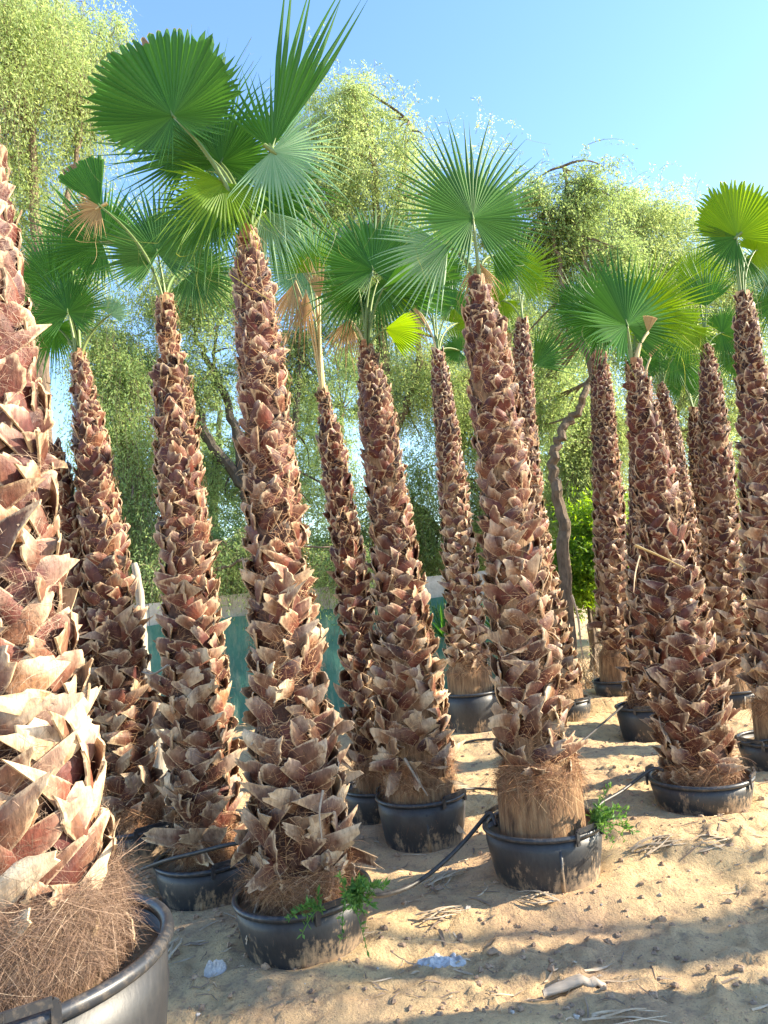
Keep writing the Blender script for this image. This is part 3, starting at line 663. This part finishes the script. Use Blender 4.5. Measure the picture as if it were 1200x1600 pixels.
loose(P3, 'P3', [(262, 1040, .18), (240, 1055, .22), (222, 1050, .20)], .022, 'wood')

# ------------------------------------------------------------------ unseen palms added outside the frame on the right to shade the sand
def kids(o): return [c for c in bpy.data.objects if c.parent == o]
def copy_tree(o, parent=None):
    c = o.copy(); COL.objects.link(c)
    if parent: c.parent = parent
    for k in kids(o): copy_tree(k, c)
    return c
bpy.context.view_layer.update()
for src, x, y, rz, lab in ((P2, 4.1, 2.72, 40, 'slim potted palm added outside the right edge to shade the foreground sand'),
                           (P6, 5.6, 3.2, 90, 'potted palm added for shade outside the right edge beyond the slim one'),
                           (P3, 6.3, 1.5, 250, 'narrow-necked potted palm added for shade outside the right edge')):
    c = copy_tree(src); c.location = (x, y, float(ground(x, y)) - .0); c.rotation_euler = (0, 0, R(rz)); c['label'] = lab

# ------------------------------------------------------------------ trees behind
def leaves(S, D, L, K, droop, lw, r, spread=.9):
    n = len(S); f = np.linspace(.08, 1, K)[None, :] + r.uniform(-.03, .03, (n, K))
    P = S[:, None] + D[:, None] * (L[:, None] * f)[..., None]
    P[..., 2] -= (droop[:, None] * f * f)
    tang = D[:, None] * L[:, None, None] + np.array([0, 0, -2.0]) * (droop[:, None] * f)[..., None]
    tang /= np.linalg.norm(tang, axis=2)[..., None] + 1e-9
    d = tang * .6 + r.normal(0, spread, (n, K, 3)) * .6; d[..., 2] -= .15; d /= np.linalg.norm(d, axis=2)[..., None]
    s = np.cross(d, r.normal(0, 1, (n, K, 3))); s /= np.linalg.norm(s, axis=2)[..., None] + 1e-9
    ln = lw * r.uniform(.6, 1.4, (n, K)); w_ = ln * .15
    P = P + r.normal(0, .02, P.shape)
    V = np.stack([P, P + d * (ln * .5)[..., None] + s * w_[..., None], P + d * ln[..., None], P + d * (ln * .5)[..., None] - s * w_[..., None]], 2)
    rs = r.random((n, 1)) * .7 + r.random((n, K)) * .3
    return V.reshape(-1, 3), np.arange(n * K * 4).reshape(-1, 4), np.repeat(rs.reshape(-1), 4)

def tree(name, label, cat, y0, foot, blobs, limbs, mat, bark, seed, lw=.050, weep=.5, dens=2.5, twig=.5, group='trees behind the wall'):
    """blobs: px, py, rx px, ry px, dy, number of strands ; limbs: pixel polylines with radii"""
    r = np.random.default_rng(seed); f0 = at_y(foot[0], foot[1], y0); f0[2] = float(ground(f0[0], f0[1], False)) - .05
    root = thing(name, label, cat, Vector(f0), group)
    g = G(); tips = []
    for pts, dy, r0, r1 in limbs:
        P = np.array([at_y(px, py, y0 + dy * k / max(1, len(pts) - 1)) for k, (px, py) in enumerate(pts)])
        if pts[0] == foot: P[0] = f0
        t = np.linspace(0, 1, 6 * len(P)); k = np.linspace(0, 1, len(P))
        Pi = np.stack([np.interp(t, k, P[:, a]) for a in range(3)], 1)
        for _ in range(4): Pi[1:-1] = (Pi[:-2] + Pi[2:]) / 2 * .6 + Pi[1:-1] * .4
        Pi[1:-1] += r.normal(0, .02, Pi[1:-1].shape)
        g.tube(Pi, np.linspace(r0, r1, len(Pi)), 8, r.random()); tips.append(Pi)
    allp = np.concatenate(tips)
    VV = []; QQ = []; AA = []; nn = 0; TW = []
    for px, py, rx, ry, dy, ns in blobs:
        c = at_y(px, py, y0 + dy); k = (y0 + dy) / F; m_ = max(4, int(ns / 16)); ns = int(ns * dens)
        sub = r.normal(0, .52, (m_, 3))
        sub = c + sub * np.array([rx * k, min(rx, ry) * k * .8, ry * k])
        for q in sub[:max(3, m_ // 2)]:         # a limb towards each clump
            a = allp[np.argmin(np.linalg.norm(allp - q - np.array([0, 0, .3]), axis=1))]
            mid = (a + q) / 2 + r.normal(0, .08, 3) + np.array([0, 0, .1]); t = np.linspace(0, 1, 7)[:, None]
            if np.linalg.norm(a - q) < 3.5: g.tube((1 - t) ** 2 * a + 2 * t * (1 - t) * mid + t * t * q, np.linspace(.022, .006, 7), 5, r.random(), cap=False)
        pw_ = r.uniform(.2, 1, m_) ** 2; j = r.choice(m_, ns, p=pw_ / pw_.sum()); S = sub[j] + r.normal(0, 1, (ns, 3)) * np.array([rx, rx, ry]) * k * r.uniform(.10, .38, m_)[j][:, None]
        D = r.normal(0, 1, (ns, 3)); D[:, 2] = np.abs(D[:, 2]) * .4; D /= np.linalg.norm(D, axis=1)[:, None]
        L = r.uniform(.15, .5, ns); dr = weep * r.uniform(.3, 1.6, ns)
        v, q_, a_ = leaves(S, D, L, 16, dr, lw, r); VV.append(v); QQ.append(q_ + nn); AA.append(a_); nn += len(v)
        tw = r.random(ns) < twig; S, D, L, dr = S[tw], D[tw], L[tw], dr[tw]; bend = np.zeros((len(S), 3)); bend[:, 2] = -dr
        TW.append(ribbons(S, D, L, np.full(len(S), .007), r.normal(0, 1, (len(S), 3)), bend, r.random(len(S)), 4))
    for v, q_, a_, t_ in TW: g.add(v, q_, a_, t_)
    g.build('trunk', M[bark], root, f0)
    mesh('crown', np.concatenate(VV), np.concatenate(QQ), M[mat], root, {'rnd': np.concatenate(AA)}, False, f0)
    return root

tree('weeping_tree', 'tall weeping tree with pale yellow-green strands in the top left corner', 'tree', 9.5, (60, 1000),
     [(40, 60, 90, 100, 0, 560), (20, 220, 80, 130, 0, 560), (110, 120, 80, 120, 1, 200), (120, 150, 50, 90, .6, 420), (70, 380, 90, 130, .6, 900), (10, 40, 100, 100, -1, 700), (165, 60, 50, 70, .5, 150)],
     [([(60, 1000), (70, 700), (60, 450), (50, 200)], 0, .16, .05), ([(60, 450), (110, 300), (130, 180)], .5, .07, .02), ([(70, 600), (20, 400), (-30, 250)], .3, .08, .03)],
     'tree_lime', 'bark', 31, weep=.8)
tree('feathery_tree', 'dark-limbed tree seen between the two tall left palms, branches crossing blue sky', 'tree', 11, (420, 1000),
     [(310, 500, 90, 70, 0, 500), (200, 540, 60, 80, .5, 350), (330, 600, 60, 70, 0, 220), (460, 560, 50, 90, .5, 500), (350, 760, 50, 60, .4, 350), (480, 760, 60, 90, .6, 300), (300, 440, 80, 50, .5, 400)],
     [([(420, 1000), (410, 850), (385, 760), (325, 690), (300, 600), (262, 520)], 0, .13, .03), ([(385, 760), (355, 620), (310, 540), (290, 470)], .4, .08, .02), ([(410, 850), (455, 700), (470, 560)], .3, .08, .03),
      ([(325, 690), (240, 620), (180, 560)], .2, .05, .015), ([(355, 620), (330, 560), (350, 480)], .2, .04, .015)],
     'tree_green', 'bark_dark', 32, weep=.3, twig=1)
tree('weeping_tree', 'blue-green weeping tree behind the slim palm beside the largest one', 'tree', 10.5, (215, 1000),
     [(200, 680, 55, 110, 0, 800), (215, 830, 50, 80, 0, 800), (120, 850, 50, 100, 0, 500), (170, 560, 60, 60, 0, 350)],
     [([(215, 1000), (210, 850), (200, 700), (170, 560)], 0, .09, .03), ([(210, 850), (130, 780)], 0, .05, .02)],
     'tree_green', 'bark', 33, weep=.9)
tree('leafy_tree', 'lime-green feathery tree rising in the middle of the picture behind the fans', 'tree', 12, (600, 1000),
     [(590, 200, 80, 70, 0, 300), (530, 230, 65, 95, 0, 420), (620, 290, 85, 85, 0, 560), (500, 350, 60, 90, 0, 600), (640, 400, 90, 80, 0, 800), (560, 460, 90, 80, 0, 700), (650, 590, 70, 90, 0, 800), (450, 250, 40, 80, .5, 250), (540, 150, 50, 50, 0, 200), (560, 260, 95, 100, .5, 300)],
     [([(600, 1000), (610, 800), (600, 600), (590, 400), (585, 230)], 0, .2, .04), ([(600, 600), (530, 450), (525, 260)], .3, .09, .03), ([(610, 700), (660, 560), (640, 420)], -.3, .08, .03), ([(600, 400), (625, 290), (640, 190)], 0, .03, .006)],
     'tree_lime', 'bark', 34, weep=.35)
tree('leafy_tree', 'bushy tree filling the gap behind the second row palm with the whole pot', 'tree', 13, (700, 1000),
     [(720, 640, 80, 100, 0, 900), (640, 800, 70, 90, 0, 900), (770, 800, 60, 100, 0, 900), (700, 880, 80, 50, 0, 500), (790, 560, 70, 90, 0, 700), (540, 840, 50, 70, 0, 400), (760, 430, 70, 60, .5, 400)],
     [([(700, 1000), (705, 850), (720, 680), (740, 560)], 0, .16, .04), ([(705, 850), (640, 780)], 0, .08, .03), ([(720, 680), (780, 560)], 0, .08, .03)],
     'tree_green', 'bark', 35, weep=.6)
crook = tree('crooked_tree', 'crooked bare-stemmed tree curving up behind the ribbed-foot palm', 'tree', 10, (884, 985),
     [(860, 320, 70, 50, 0, 300), (920, 290, 60, 45, 0, 170), (800, 360, 50, 50, .3, 160), (860, 400, 60, 60, .5, 350), (850, 620, 50, 80, 1, 420), (930, 420, 60, 60, .3, 350)],
     [([(884, 985), (882, 900), (880, 800), (862, 725), (874, 680), (905, 640), (926, 590), (930, 480), (905, 360), (880, 260)], 0, .10, .02), ([(926, 590), (880, 450), (858, 330)], 0, .05, .02)],
     'tree_green', 'bark', 36, weep=.3, twig=1)
tree('leafy_tree', 'yellow-green tree with a frayed top between the right fans', 'tree', 14, (1000, 1000),
     [(1000, 370, 80, 55, 0, 700), (1060, 420, 70, 60, 0, 700), (1110, 520, 90, 100, 0, 1000), (1000, 500, 80, 80, 0, 900), (1060, 650, 90, 100, 0, 800), (980, 320, 60, 25, 0, 150), (1180, 440, 60, 80, 0, 500), (870, 520, 60, 70, 0, 500), (930, 350, 120, 60, 0, 260), (1150, 620, 80, 120, .5, 900), (1180, 780, 70, 100, .5, 700), (1060, 780, 60, 90, 1, 500)],
     [([(1000, 1000), (1010, 800), (1000, 600), (1000, 400)], 0, .2, .05), ([(1010, 750), (1080, 600), (1090, 460)], 0, .1, .03)],
     'tree_lime', 'bark', 37, weep=.35)
tree('weeping_tree', 'pale weeping tree in the gap left of the dark palm in its small pot', 'tree', 12, (920, 990),
     [(910, 700, 45, 80, 0, 800), (900, 800, 45, 70, 0, 700), (950, 650, 40, 70, 0, 400), (940, 800, 40, 80, 0, 500)],
     [([(920, 990), (925, 850), (915, 700)], 0, .09, .03)], 'tree_lime', 'bark', 38, weep=.9)
tree('weeping_tree', 'low weeping sapling hanging in front of the white wall between the left palms', 'tree', 9.2, (300, 1030),
     [(300, 890, 60, 45, 0, 130), (400, 900, 40, 40, .1, 60), (545, 880, 50, 50, .1, 150), (360, 860, 60, 30, .1, 90)], [([(300, 1030), (305, 900), (330, 850)], 0, .04, .015), ([(305, 900), (420, 860), (545, 850)], 0, .025, .01)],
     'tree_green', 'bark', 71, weep=.45, twig=1, lw=.045)
tree('leafy_bush', 'bright green sunlit bush at the end of the wall', 'bush', 10.6, (920, 965),
     [(915, 885, 32, 50, 0, 500), (935, 850, 25, 40, 0, 260), (898, 915, 22, 30, 0, 200)],
     [([(920, 965), (918, 900), (915, 850)], 0, .04, .015)], 'bush', 'bark', 39, lw=.075, weep=.05)
for k, (px, py, y0, rx, ry, n_, lab) in enumerate(((380, 890, 12.5, 90, 50, 700, 'dark hedge bush behind the wall right of the narrow-necked palm'), (200, 900, 13, 90, 50, 600, 'dark hedge bush behind the wall at the left'),
        (560, 890, 13.5, 90, 50, 700, 'dark hedge bush behind the wall in the middle'), (800, 880, 15, 90, 55, 700, 'dark hedge bush behind the wall end'),
        (1000, 850, 17, 110, 70, 900, 'dark hedge bush far behind the red-necked palm'), (1170, 830, 17, 110, 80, 900, 'dark hedge bush far behind the right edge palms'), (20, 900, 12, 90, 60, 500, 'dark hedge bush far behind the largest palm'))):
    tree('hedge_bush', lab, 'bush', y0, (px, 985), [(px, py, rx, ry, 0, n_)], [([(px, 985), (px, py)], 0, .06, .02)], 'tree_green', 'bark_dark', 50 + k, lw=.08, weep=.2, group='dark bushes behind the wall')

# unseen trees added beyond the right edge, crowns kept sparse to dapple the foreground sand
for k, (x, y, lab) in enumerate(((11.6, 2.7, 'thin-crowned tree added for shade far outside the right edge'), (12.4, 1.9, 'thin-crowned tree added for shade further outside the right edge'))):
    c = tree('added_shade_tree', lab, 'tree', 10, (884, 985), [(870, 330, 110, 60, 0, 34), (900, 400, 120, 50, 0, 30), (850, 240, 100, 50, 0, 26)],
             [([(884, 985), (880, 700), (890, 400), (880, 260)], 0, .09, .02), ([(880, 600), (800, 420), (780, 300)], 0, .04, .01), ([(880, 560), (960, 400), (980, 290)], 0, .04, .01)],
             'tree_green', 'bark', 60 + k, lw=.07, weep=.3, dens=1.0, twig=1, group='thin-crowned trees added for shade outside the right edge')
    c.location = (x, y, 0); c.rotation_euler = (0, 0, R(90))

for k, (px, lab, bl) in enumerate(((330, 'far green tree showing through the gap left of the tall clipped-fan palm', [(330, 720, 90, 110, 0, 420), (230, 620, 80, 90, 0, 260)]),
        (520, 'far green tree showing through the gap beside the slim reddish palm', [(500, 700, 80, 130, 0, 480), (560, 560, 80, 80, 0, 260)]),
        (850, 'far green tree behind the crooked tree', [(850, 760, 80, 120, 0, 420), (900, 560, 80, 80, 0, 300)]))):
    tree('leafy_tree', lab, 'tree', 19, (px, 975), bl, [([(px, 975), (px, 850), (px + 15, 640)], 0, .2, .06)], 'tree_green', 'bark', 80 + k, lw=.085, weep=.4, group='trees behind the wall')

# dead brush
r = np.random.default_rng(77)
def brush(px, py, y0, w_, h_, n_, label, up=1.0):
    c = at_y(px, py, y0); c[2] = float(ground(c[0], c[1])) if up == 1.0 else c[2]
    P = c + r.normal(0, 1, (n_, 3)) * np.array([w_, .3, .02 if up == 1.0 else h_ * .4]); P[:, 2] = np.where(up == 1.0, c[2] - .02, P[:, 2])
    D = r.normal(0, .5, (n_, 3)); D[:, 2] = np.abs(D[:, 2]) + .4 * up; D /= np.linalg.norm(D, axis=1)[:, None]
    v, q, a, t = ribbons(P, D, r.uniform(.4, 1.1, n_) * h_, np.full(n_, .012), r.normal(0, 1, (n_, 3)), r.normal(0, .12, (n_, 3)), r.random(n_), 5)
    o = mesh('dead_brush', v, q, M['straw'], None, {'rnd': a, 't': t}, False, c); o.location = c
    tag(o, label, 'brush')
brush(930, 960, 10.2, .30, .55, 260, 'dry brown brush at the foot of the bright bush')
brush(1010, 950, 12, .5, .5, 200, 'dry brown brush behind the dark palm in its small pot')

# ------------------------------------------------------------------ wall and shade net
WY = 9.6
zt = at_y(350, 930, WY)[2]; zl = zt - .30
g = G(); xa, xb = -8.0, at_y(812, 900, WY)[0]; n_ = 14; e = np.linspace(xa, xb, n_ + 1)
for k in range(n_):
    g.box(((e[k] + e[k + 1]) / 2, WY + .1, zt / 2 - .1), ((e[k + 1] - e[k]) / 2 - .004, 0, 0), (0, .09, 0), (0, 0, zt / 2 + .1 - .02 * r.random()))
wl = g.build('block_wall', M['wall']); tag(wl, 'whitewashed block wall running behind the left half of the palms', 'wall')
ux = np.linspace(xa, xb, 300); uz = np.linspace(0, 1, 30); UX, UZ = np.meshgrid(ux, uz)
zz = -.05 + UZ * (zl - .012 * np.sin(UX * 7) + .05 - .0) 
yy = WY - .05 - .035 * fbm(UX * 2.2, UZ * 2, 3) * 2 - .02 * (1 - UZ)
idx = np.arange(300 * 30).reshape(30, 300)
nq = np.stack([idx[:-1, :-1], idx[:-1, 1:], idx[1:, 1:], idx[1:, :-1]], -1).reshape(-1, 4)
nv = np.stack([UX, yy, zz], -1).reshape(-1, 3)
o = mesh('shade_net', nv, nq, M['net'], None, {'rnd': fbm(UX * 3, UZ * 6, 3).ravel() + .5, 't': np.zeros(9000)}, True)
tag(o, 'teal green shade net hung along the front of the white wall', 'netting')

# leaning grey post beside the slim palm
g = G(); a = at(252, 1215, 5.4); b = at(208, 880, 5.6); t = np.linspace(0, 1, 30)[:, None]; P = a + (b - a) * t; P[:, 0] += .02 * np.sin(t[:, 0] * 9)
g.tube(P, np.linspace(.072, .024, 30) * (1 + .12 * np.sin(np.arange(30) * 2.1)), 10)
po = g.build('wooden_post', M['pole'], smooth=True, org=a); po.location = a
tag(po, 'leaning weathered grey post between the two slim left palms', 'post')

# ------------------------------------------------------------------ hoses
def hose(pts, label, rad=.0095):
    P = []
    for q in pts:
        if len(q) == 3: P.append(at(*q))
        else: p = gpix(*q); p[2] = float(ground(p[0], p[1])) + .012; P.append(p)
    P = np.array(P); t = np.linspace(0, 1, 60); k = np.linspace(0, 1, len(P)); Pi = np.stack([np.interp(t, k, P[:, a]) for a in range(3)], 1)
    for _ in range(14): Pi[1:-1] = (Pi[:-2] + Pi[2:]) / 2
    g = G(); g.tube(Pi, rad, 8); o = g.build('irrigation_hose', M['hose'], smooth=True, org=Pi[0]); o.location = Pi[0]
    tag(o, label, 'hose', 'black irrigation hoses')
hose([(222, 1358, 3.95), (262, 1343, 3.80), (310, 1332, 3.75), (345, 1322, 3.72), (400, 1312, 3.72)], 'black hose lying across the pot of the narrow-necked palm', .011)
hose([(565, 1400, 3.15), (600, 1400, 3.35), (640, 1388, 3.5), (680, 1360, 3.65), (720, 1322, 3.75), (752, 1284, 3.85), (768, 1262, 3.9), (775, 1290, 3.8)], 'black hose arching from the weedy pot to the ribbed-foot palm', .011)
hose([(925, 1275, 3.9), (935, 1256, 4.0), (970, 1238, 4.15), (1000, 1214, 4.3), (1022, 1198, 4.35), (1036, 1204, 4.3)], 'black hose rising from the ribbed-foot palm to the red-necked palm pot')
hose([(890, 1170, 5.4), (910, 1158, 5.6), (940, 1132, 6.2), (972, 1104, 7.0)], 'thin black hose running up to the pot hidden behind the red-necked palm')
hose([(700, 1172), (740, 1160), (790, 1157), (840, 1165)], 'thin black hose on the sand below the second row pot')
hose([(722, 1238), (745, 1236), (790, 1240), (840, 1230)], 'thin black hose on the sand between the two middle front pots')
hose([(1148, 1150, 5.0), (1160, 1162, 5.0), (1190, 1158, 5.0), (1230, 1150, 5.0)], 'short black hose over the pot rim at the right edge')

# ------------------------------------------------------------------ weeds and yuccas
def weed(p, label, n_, hgt, lean, r, lw=.05, mat='weed', cat='weed', name='weed', ns=14):
    g = G(); st = G()
    for k in range(n_):
        d = np.array([r.normal(lean[0], .55), r.normal(lean[1], .4), r.uniform(.3, 1.0)]); d = unit(d); L = hgt * r.uniform(.5, 1.15)
        t = np.linspace(0, 1, 9)[:, None]; P = p + r.normal(0, .012, 3) + d * L * t + np.array([0, 0, -1]) * L * r.uniform(.2, .9) * t * t
        st.tube(P, np.linspace(.003, .0012, 9), 5, r.random(), cap=False)
        for j in range(ns):
            q = r.uniform(.12, 1) * 8; i = min(7, int(q)); c = P[i] * (1 - q + i) + P[i + 1] * (q - i)
            v = unit(r.normal(0, 1, 3) + d * .8 + (0, 0, .2)); s = unit(np.cross(v, r.normal(0, 1, 3))); l = lw * r.uniform(.5, 1.3); m_ = c + v * l * .5
            up = unit(np.cross(v, s)) * l * .08
            g.add([c, m_ + s * l * .16, c + v * l - up, m_ - s * l * .16], [(0, 1, 2, 3)], r.random(), 0)
    ro = thing(name, label, cat, Vector(p)); st.build('stem', M[mat], ro, p); g.build('leaves', M[mat], ro, p)
r = np.random.default_rng(5)
weed(at(545, 1400, 2.98), 'leafy green weed hanging over the pot rim below the big clipped fan', 22, .19, (.5, -.5), r, .030, ns=34)
weed(at(500, 1420, 2.95), 'small flat green weed at the left of the leafier one in the same pot', 7, .11, (-.5, -.5), r, .03, ns=20)
weed(at(925, 1290, 3.62), 'pale feathery weed growing beside the ribbed foot of the palm', 13, .26, (.7, -.2), r, .03, ns=44)
def yucca(px, py, y0, s, label):
    p = at_y(px, py, y0); g = G()
    for k in range(34):
        az = r.uniform(0, 6.28); el = r.uniform(.3, 1.45); d = np.array([math.cos(az) * math.cos(el), math.sin(az) * math.cos(el), math.sin(el)]); sd_ = unit(np.cross(d, (0, 0, 1)))
        L = s * r.uniform(.7, 1.1); V = []
        for t in np.linspace(0, 1, 6):
            c = p + d * L * t - np.array([0, 0, 1]) * L * .22 * t * t * math.cos(el); w_ = .03 * s * (1 - t) ** .6 + .001
            V += [c - sd_ * w_, c + np.array([0, 0, -w_ * .5]), c + sd_ * w_]
        g.add(V, [(i * 3 + j, i * 3 + j + 1, i * 3 + j + 4, i * 3 + j + 3) for i in range(5) for j in (0, 1)], r.random(), .3)
    o = g.build('yucca', M['fan_green'], org=p); o.location = p; tag(o, label, 'plant', 'spiky yuccas in front of the wall')
yucca(772, 985, 8.9, .50, 'spiky yucca in front of the wall, right of the second row palm')
yucca(694, 995, 8.9, .55, 'spiky yucca in front of the wall, left of the second row palm')
p = at_y(700, 1000, 9.2)
weed(p, 'dark twining shrub climbing in front of the pale net, left of the second row palm', 16, 1.1, (.1, 0), r, .07, 'tree_dark', 'shrub', 'shrub', 40)

# ------------------------------------------------------------------ things lying on the sand
def gz(x, y): return float(ground(x, y))
g = G(); p = gpix(898, 1548); n_ = 14; V = []
for k in range(n_ + 1):
    t = k / n_; x = p[0] - .115 + .23 * t; y = p[1] + .02 * math.sin(t * 3); w_ = .028 * (1 - .5 * abs(2 * t - 1) ** 3)
    z = max(gz(x, y), p[2] - .01) + .016 + .012 * math.sin(t * 3.1)
    V += [(x, y - w_, z - .012), (x, y - w_, z), (x, y, z + .008), (x, y + w_, z), (x, y + w_, z - .012)]
Q = [(k * 5 + j, k * 5 + j + 1, k * 5 + j + 6, k * 5 + j + 5) for k in range(n_) for j in range(4)] + [(k * 5 + 4, k * 5, k * 5 + 5, k * 5 + 9) for k in range(n_)] + [(0, 1, 3, 4), (n_ * 5, n_ * 5 + 4, n_ * 5 + 3, n_ * 5 + 1)]
g.add(V, Q); o = g.build('leaf_base', M['wood'], smooth=True, org=p); o.location = p; tag(o, 'curled grey palm leaf base lying flat on the front sand', 'palm scrap')

def crumple(px, py, w_, d_2, h_, label, name, mat, cat, sd_):
    p = gpix(px, py); n_ = 34; rr_ = np.random.default_rng(sd_); ux = np.linspace(-1, 1, n_); UX, UY = np.meshgrid(ux, ux); rad_ = np.sqrt(UX ** 2 + UY ** 2)
    k = np.clip(1 - rad_ ** 2.2, 0, 1); cx_ = p[0] + UX * w_ * (1 + .25 * fbm(UX * 2 + sd_, UY * 2, 2)); cy_ = p[1] + UY * d_2
    Z_ = ground(cx_, cy_) - .006 + h_ * k ** .6 * (.6 + 1.6 * np.abs(fbm(UX * 4 + sd_, UY * 5, 4)))
    idx = np.arange(n_ * n_).reshape(n_, n_); q = np.stack([idx[:-1, :-1], idx[:-1, 1:], idx[1:, 1:], idx[1:, :-1]], -1).reshape(-1, 4)
    cen = rad_.ravel()[q].mean(1) < 1.0
    o = mesh(name, np.stack([cx_, cy_, Z_], -1).reshape(-1, 3), q[cen], mat, None, {'rnd': np.zeros(n_ * n_), 't': np.zeros(n_ * n_)}, False, p); o.location = p; tag(o, label, cat)
crumple(685, 1503, .12, .06, .022, 'crumpled bluish white plastic bag half buried in the sand', 'plastic_bag', M['plastic_white'], 'plastic bag', 3)
crumple(337, 1520, .05, .035, .05, 'crumpled white lump beside the pot of the largest palm', 'rubble_lump', M['plaster'], 'rubble', 8)
g = G(); p = gpix(1018, 1030); p[2] = gz(p[0], p[1]) + .03; g.tube([p + np.array([-.05, 0, .06]), p + np.array([.06, 0, -.02])], .028, 12)
o = g.build('plastic_pipe', M['plaster'], org=p, smooth=True); o.location = p; tag(o, 'short white plastic pipe piece on the ground behind the front row', 'pipe')

def leaf_scrap(px, py, L, n_, ang, label, seed):
    r = np.random.default_rng(seed); p = gpix(px, py); g = G()
    for k in range(n_):
        a = R(ang) + r.normal(0, .16); d = np.array([math.cos(a), math.sin(a), 0]); s = np.array([-d[1], d[0], 0]); c0 = p + s * r.uniform(-.03, .03); V = []
        l = L * r.uniform(.5, 1); w_ = r.uniform(.003, .007); lift = r.uniform(0, .03); q0 = r.uniform(0, 3)
        for t in np.linspace(0, 1, 8):
            c = c0 + d * l * (t - .5) + s * .03 * math.sin(t * 3 + k); z = float(ground(c[0], c[1], False)) + .014 + lift * math.sin(t * 2.6 + q0 * .2); ww = w_ * (1 - t) ** .5 + .001
            V += [(*(c - s * ww)[:2], z), (*c[:2], z + ww * .6), (*(c + s * ww)[:2], z)]
        g.add(V, [(i * 3 + j, i * 3 + j + 1, i * 3 + j + 4, i * 3 + j + 3) for i in range(7) for j in (0, 1)], r.random(), 0)
    o = g.build('dry_frond_piece', M['straw'], org=p); o.location = p; tag(o, label, 'palm scrap', 'dry frond pieces on the sand')
leaf_scrap(700, 1372, .28, 9, 40, 'dry pale frond piece beside the arching hose', 1)
leaf_scrap(690, 1437, .24, 6, 10, 'dry frond piece on the sand right of the weedy pot', 2)
leaf_scrap(268, 1490, .24, 8, 75, 'grey spiky frond piece leaning against the largest pot', 3)
leaf_scrap(1030, 1325, .30, 10, 15, 'dry frond piece in front of the red-necked palm pot', 4)
leaf_scrap(980, 1592, .30, 5, 5, 'long flat frond piece on the bottom sand, below the curled leaf base', 5)
leaf_scrap(1110, 1320, .26, 7, 170, 'dry frond piece further right in front of the red-necked palm pot', 6)
leaf_scrap(840, 1405, .22, 7, 160, 'dry frond piece at the foot of the pot with the ribbed-foot palm', 7)
leaf_scrap(560, 1470, .2, 4, 30, 'dry frond piece in the shade right beside the weedy pot', 8)

r = np.random.default_rng(99)
n_ = 4200; x = r.uniform(-2.5, 4.5, n_); y = 1.9 + 8 * r.random(n_) ** 1.6; keep = fbm(x * 1.7 + 3, y * 1.7, 2) > -.06; x, y = x[keep], y[keep]; n_ = len(x)
a = r.normal(.3, .9, n_); d = np.stack([np.cos(a), np.sin(a), np.zeros(n_)], 1); L = .015 + .15 * r.random(n_) ** 2; s = np.stack([-d[:, 1], d[:, 0], np.zeros(n_)], 1)
w_ = r.uniform(.0012, .0045, n_) * np.where(r.random(n_) < .12, 2.2, 1); V = np.empty((n_, 4, 2, 3)); bd = r.normal(0, .25, n_)
for k, t in enumerate(np.linspace(-.5, .5, 4)):
    c = np.stack([x, y, np.zeros(n_)], 1) + d * (L * t)[:, None] + s * (bd * L * t * t)[:, None]
    for j, q in enumerate((-1, 1)):
        v = c + s * (w_ * q * (1 - abs(t)))[:, None]; v[:, 2] = ground(v[:, 0], v[:, 1]) + .004 + .004 * r.random(n_) + (j * .002); V[:, k, j] = v
b_ = np.arange(n_)[:, None] * 8; kk = np.arange(3)[None] * 2; Q = np.stack([b_ + kk, b_ + kk + 1, b_ + kk + 3, b_ + kk + 2], -1).reshape(-1, 4)
hf = (n_ // 2) * 8; hq = (n_ // 2) * 3
tag(mesh('leaf_litter', V.reshape(-1, 3)[:hf], Q[:hq], M['straw']), 'dry shreds of palm leaf scattered over the sand', 'litter', kind='stuff')
tag(mesh('twig_litter', V.reshape(-1, 3)[hf:], Q[hq:] - hf, M['twig']), 'small dark twigs scattered over the sand', 'litter', kind='stuff')
def lumps(name, n_, lo, hi, mat, label, xr, yr, sd_):
    r = np.random.default_rng(sd_); g = G(); nu, nv = 7, 5
    for k in range(n_):
        x = r.uniform(*xr); y = yr[0] + (yr[1] - yr[0]) * r.random() ** 1.7; s = lo + (hi - lo) * r.random() ** 3; sc = s * r.uniform(.6, 1.1, 3) * (1, 1, .7); ph = r.uniform(0, 6, 6)
        V = []
        for b in range(nv):
            la = -math.pi / 2 + math.pi * b / (nv - 1)
            for a_ in range(nu):
                lo_ = 2 * math.pi * a_ / nu + ph[0]; q = 1 + .22 * math.sin(3 * lo_ + ph[1] + b) + .15 * math.sin(5 * la + ph[2] + a_)
                V.append((x + sc[0] * q * math.cos(la) * math.cos(lo_), y + sc[1] * q * math.cos(la) * math.sin(lo_), sc[2] * q * math.sin(la)))
        V = np.array(V); V[:, 2] += gz(x, y) + sc[2] * .25
        g.add(V, [(b * nu + a_, b * nu + (a_ + 1) % nu, (b + 1) * nu + (a_ + 1) % nu, (b + 1) * nu + a_) for b in range(nv - 1) for a_ in range(nu)])
    tag(g.build(name, mat, smooth=False), label, 'rubble', kind='stuff')
lumps('soil_clods', 5200, .003, .022, M['earth'], 'small clods of earth over the sand', (-2, 4.2), (1.9, 7), 1)
lumps('pebbles', 160, .004, .016, M['stone'], 'pale pebbles scattered over the sand', (-2, 4), (1.9, 6), 2)
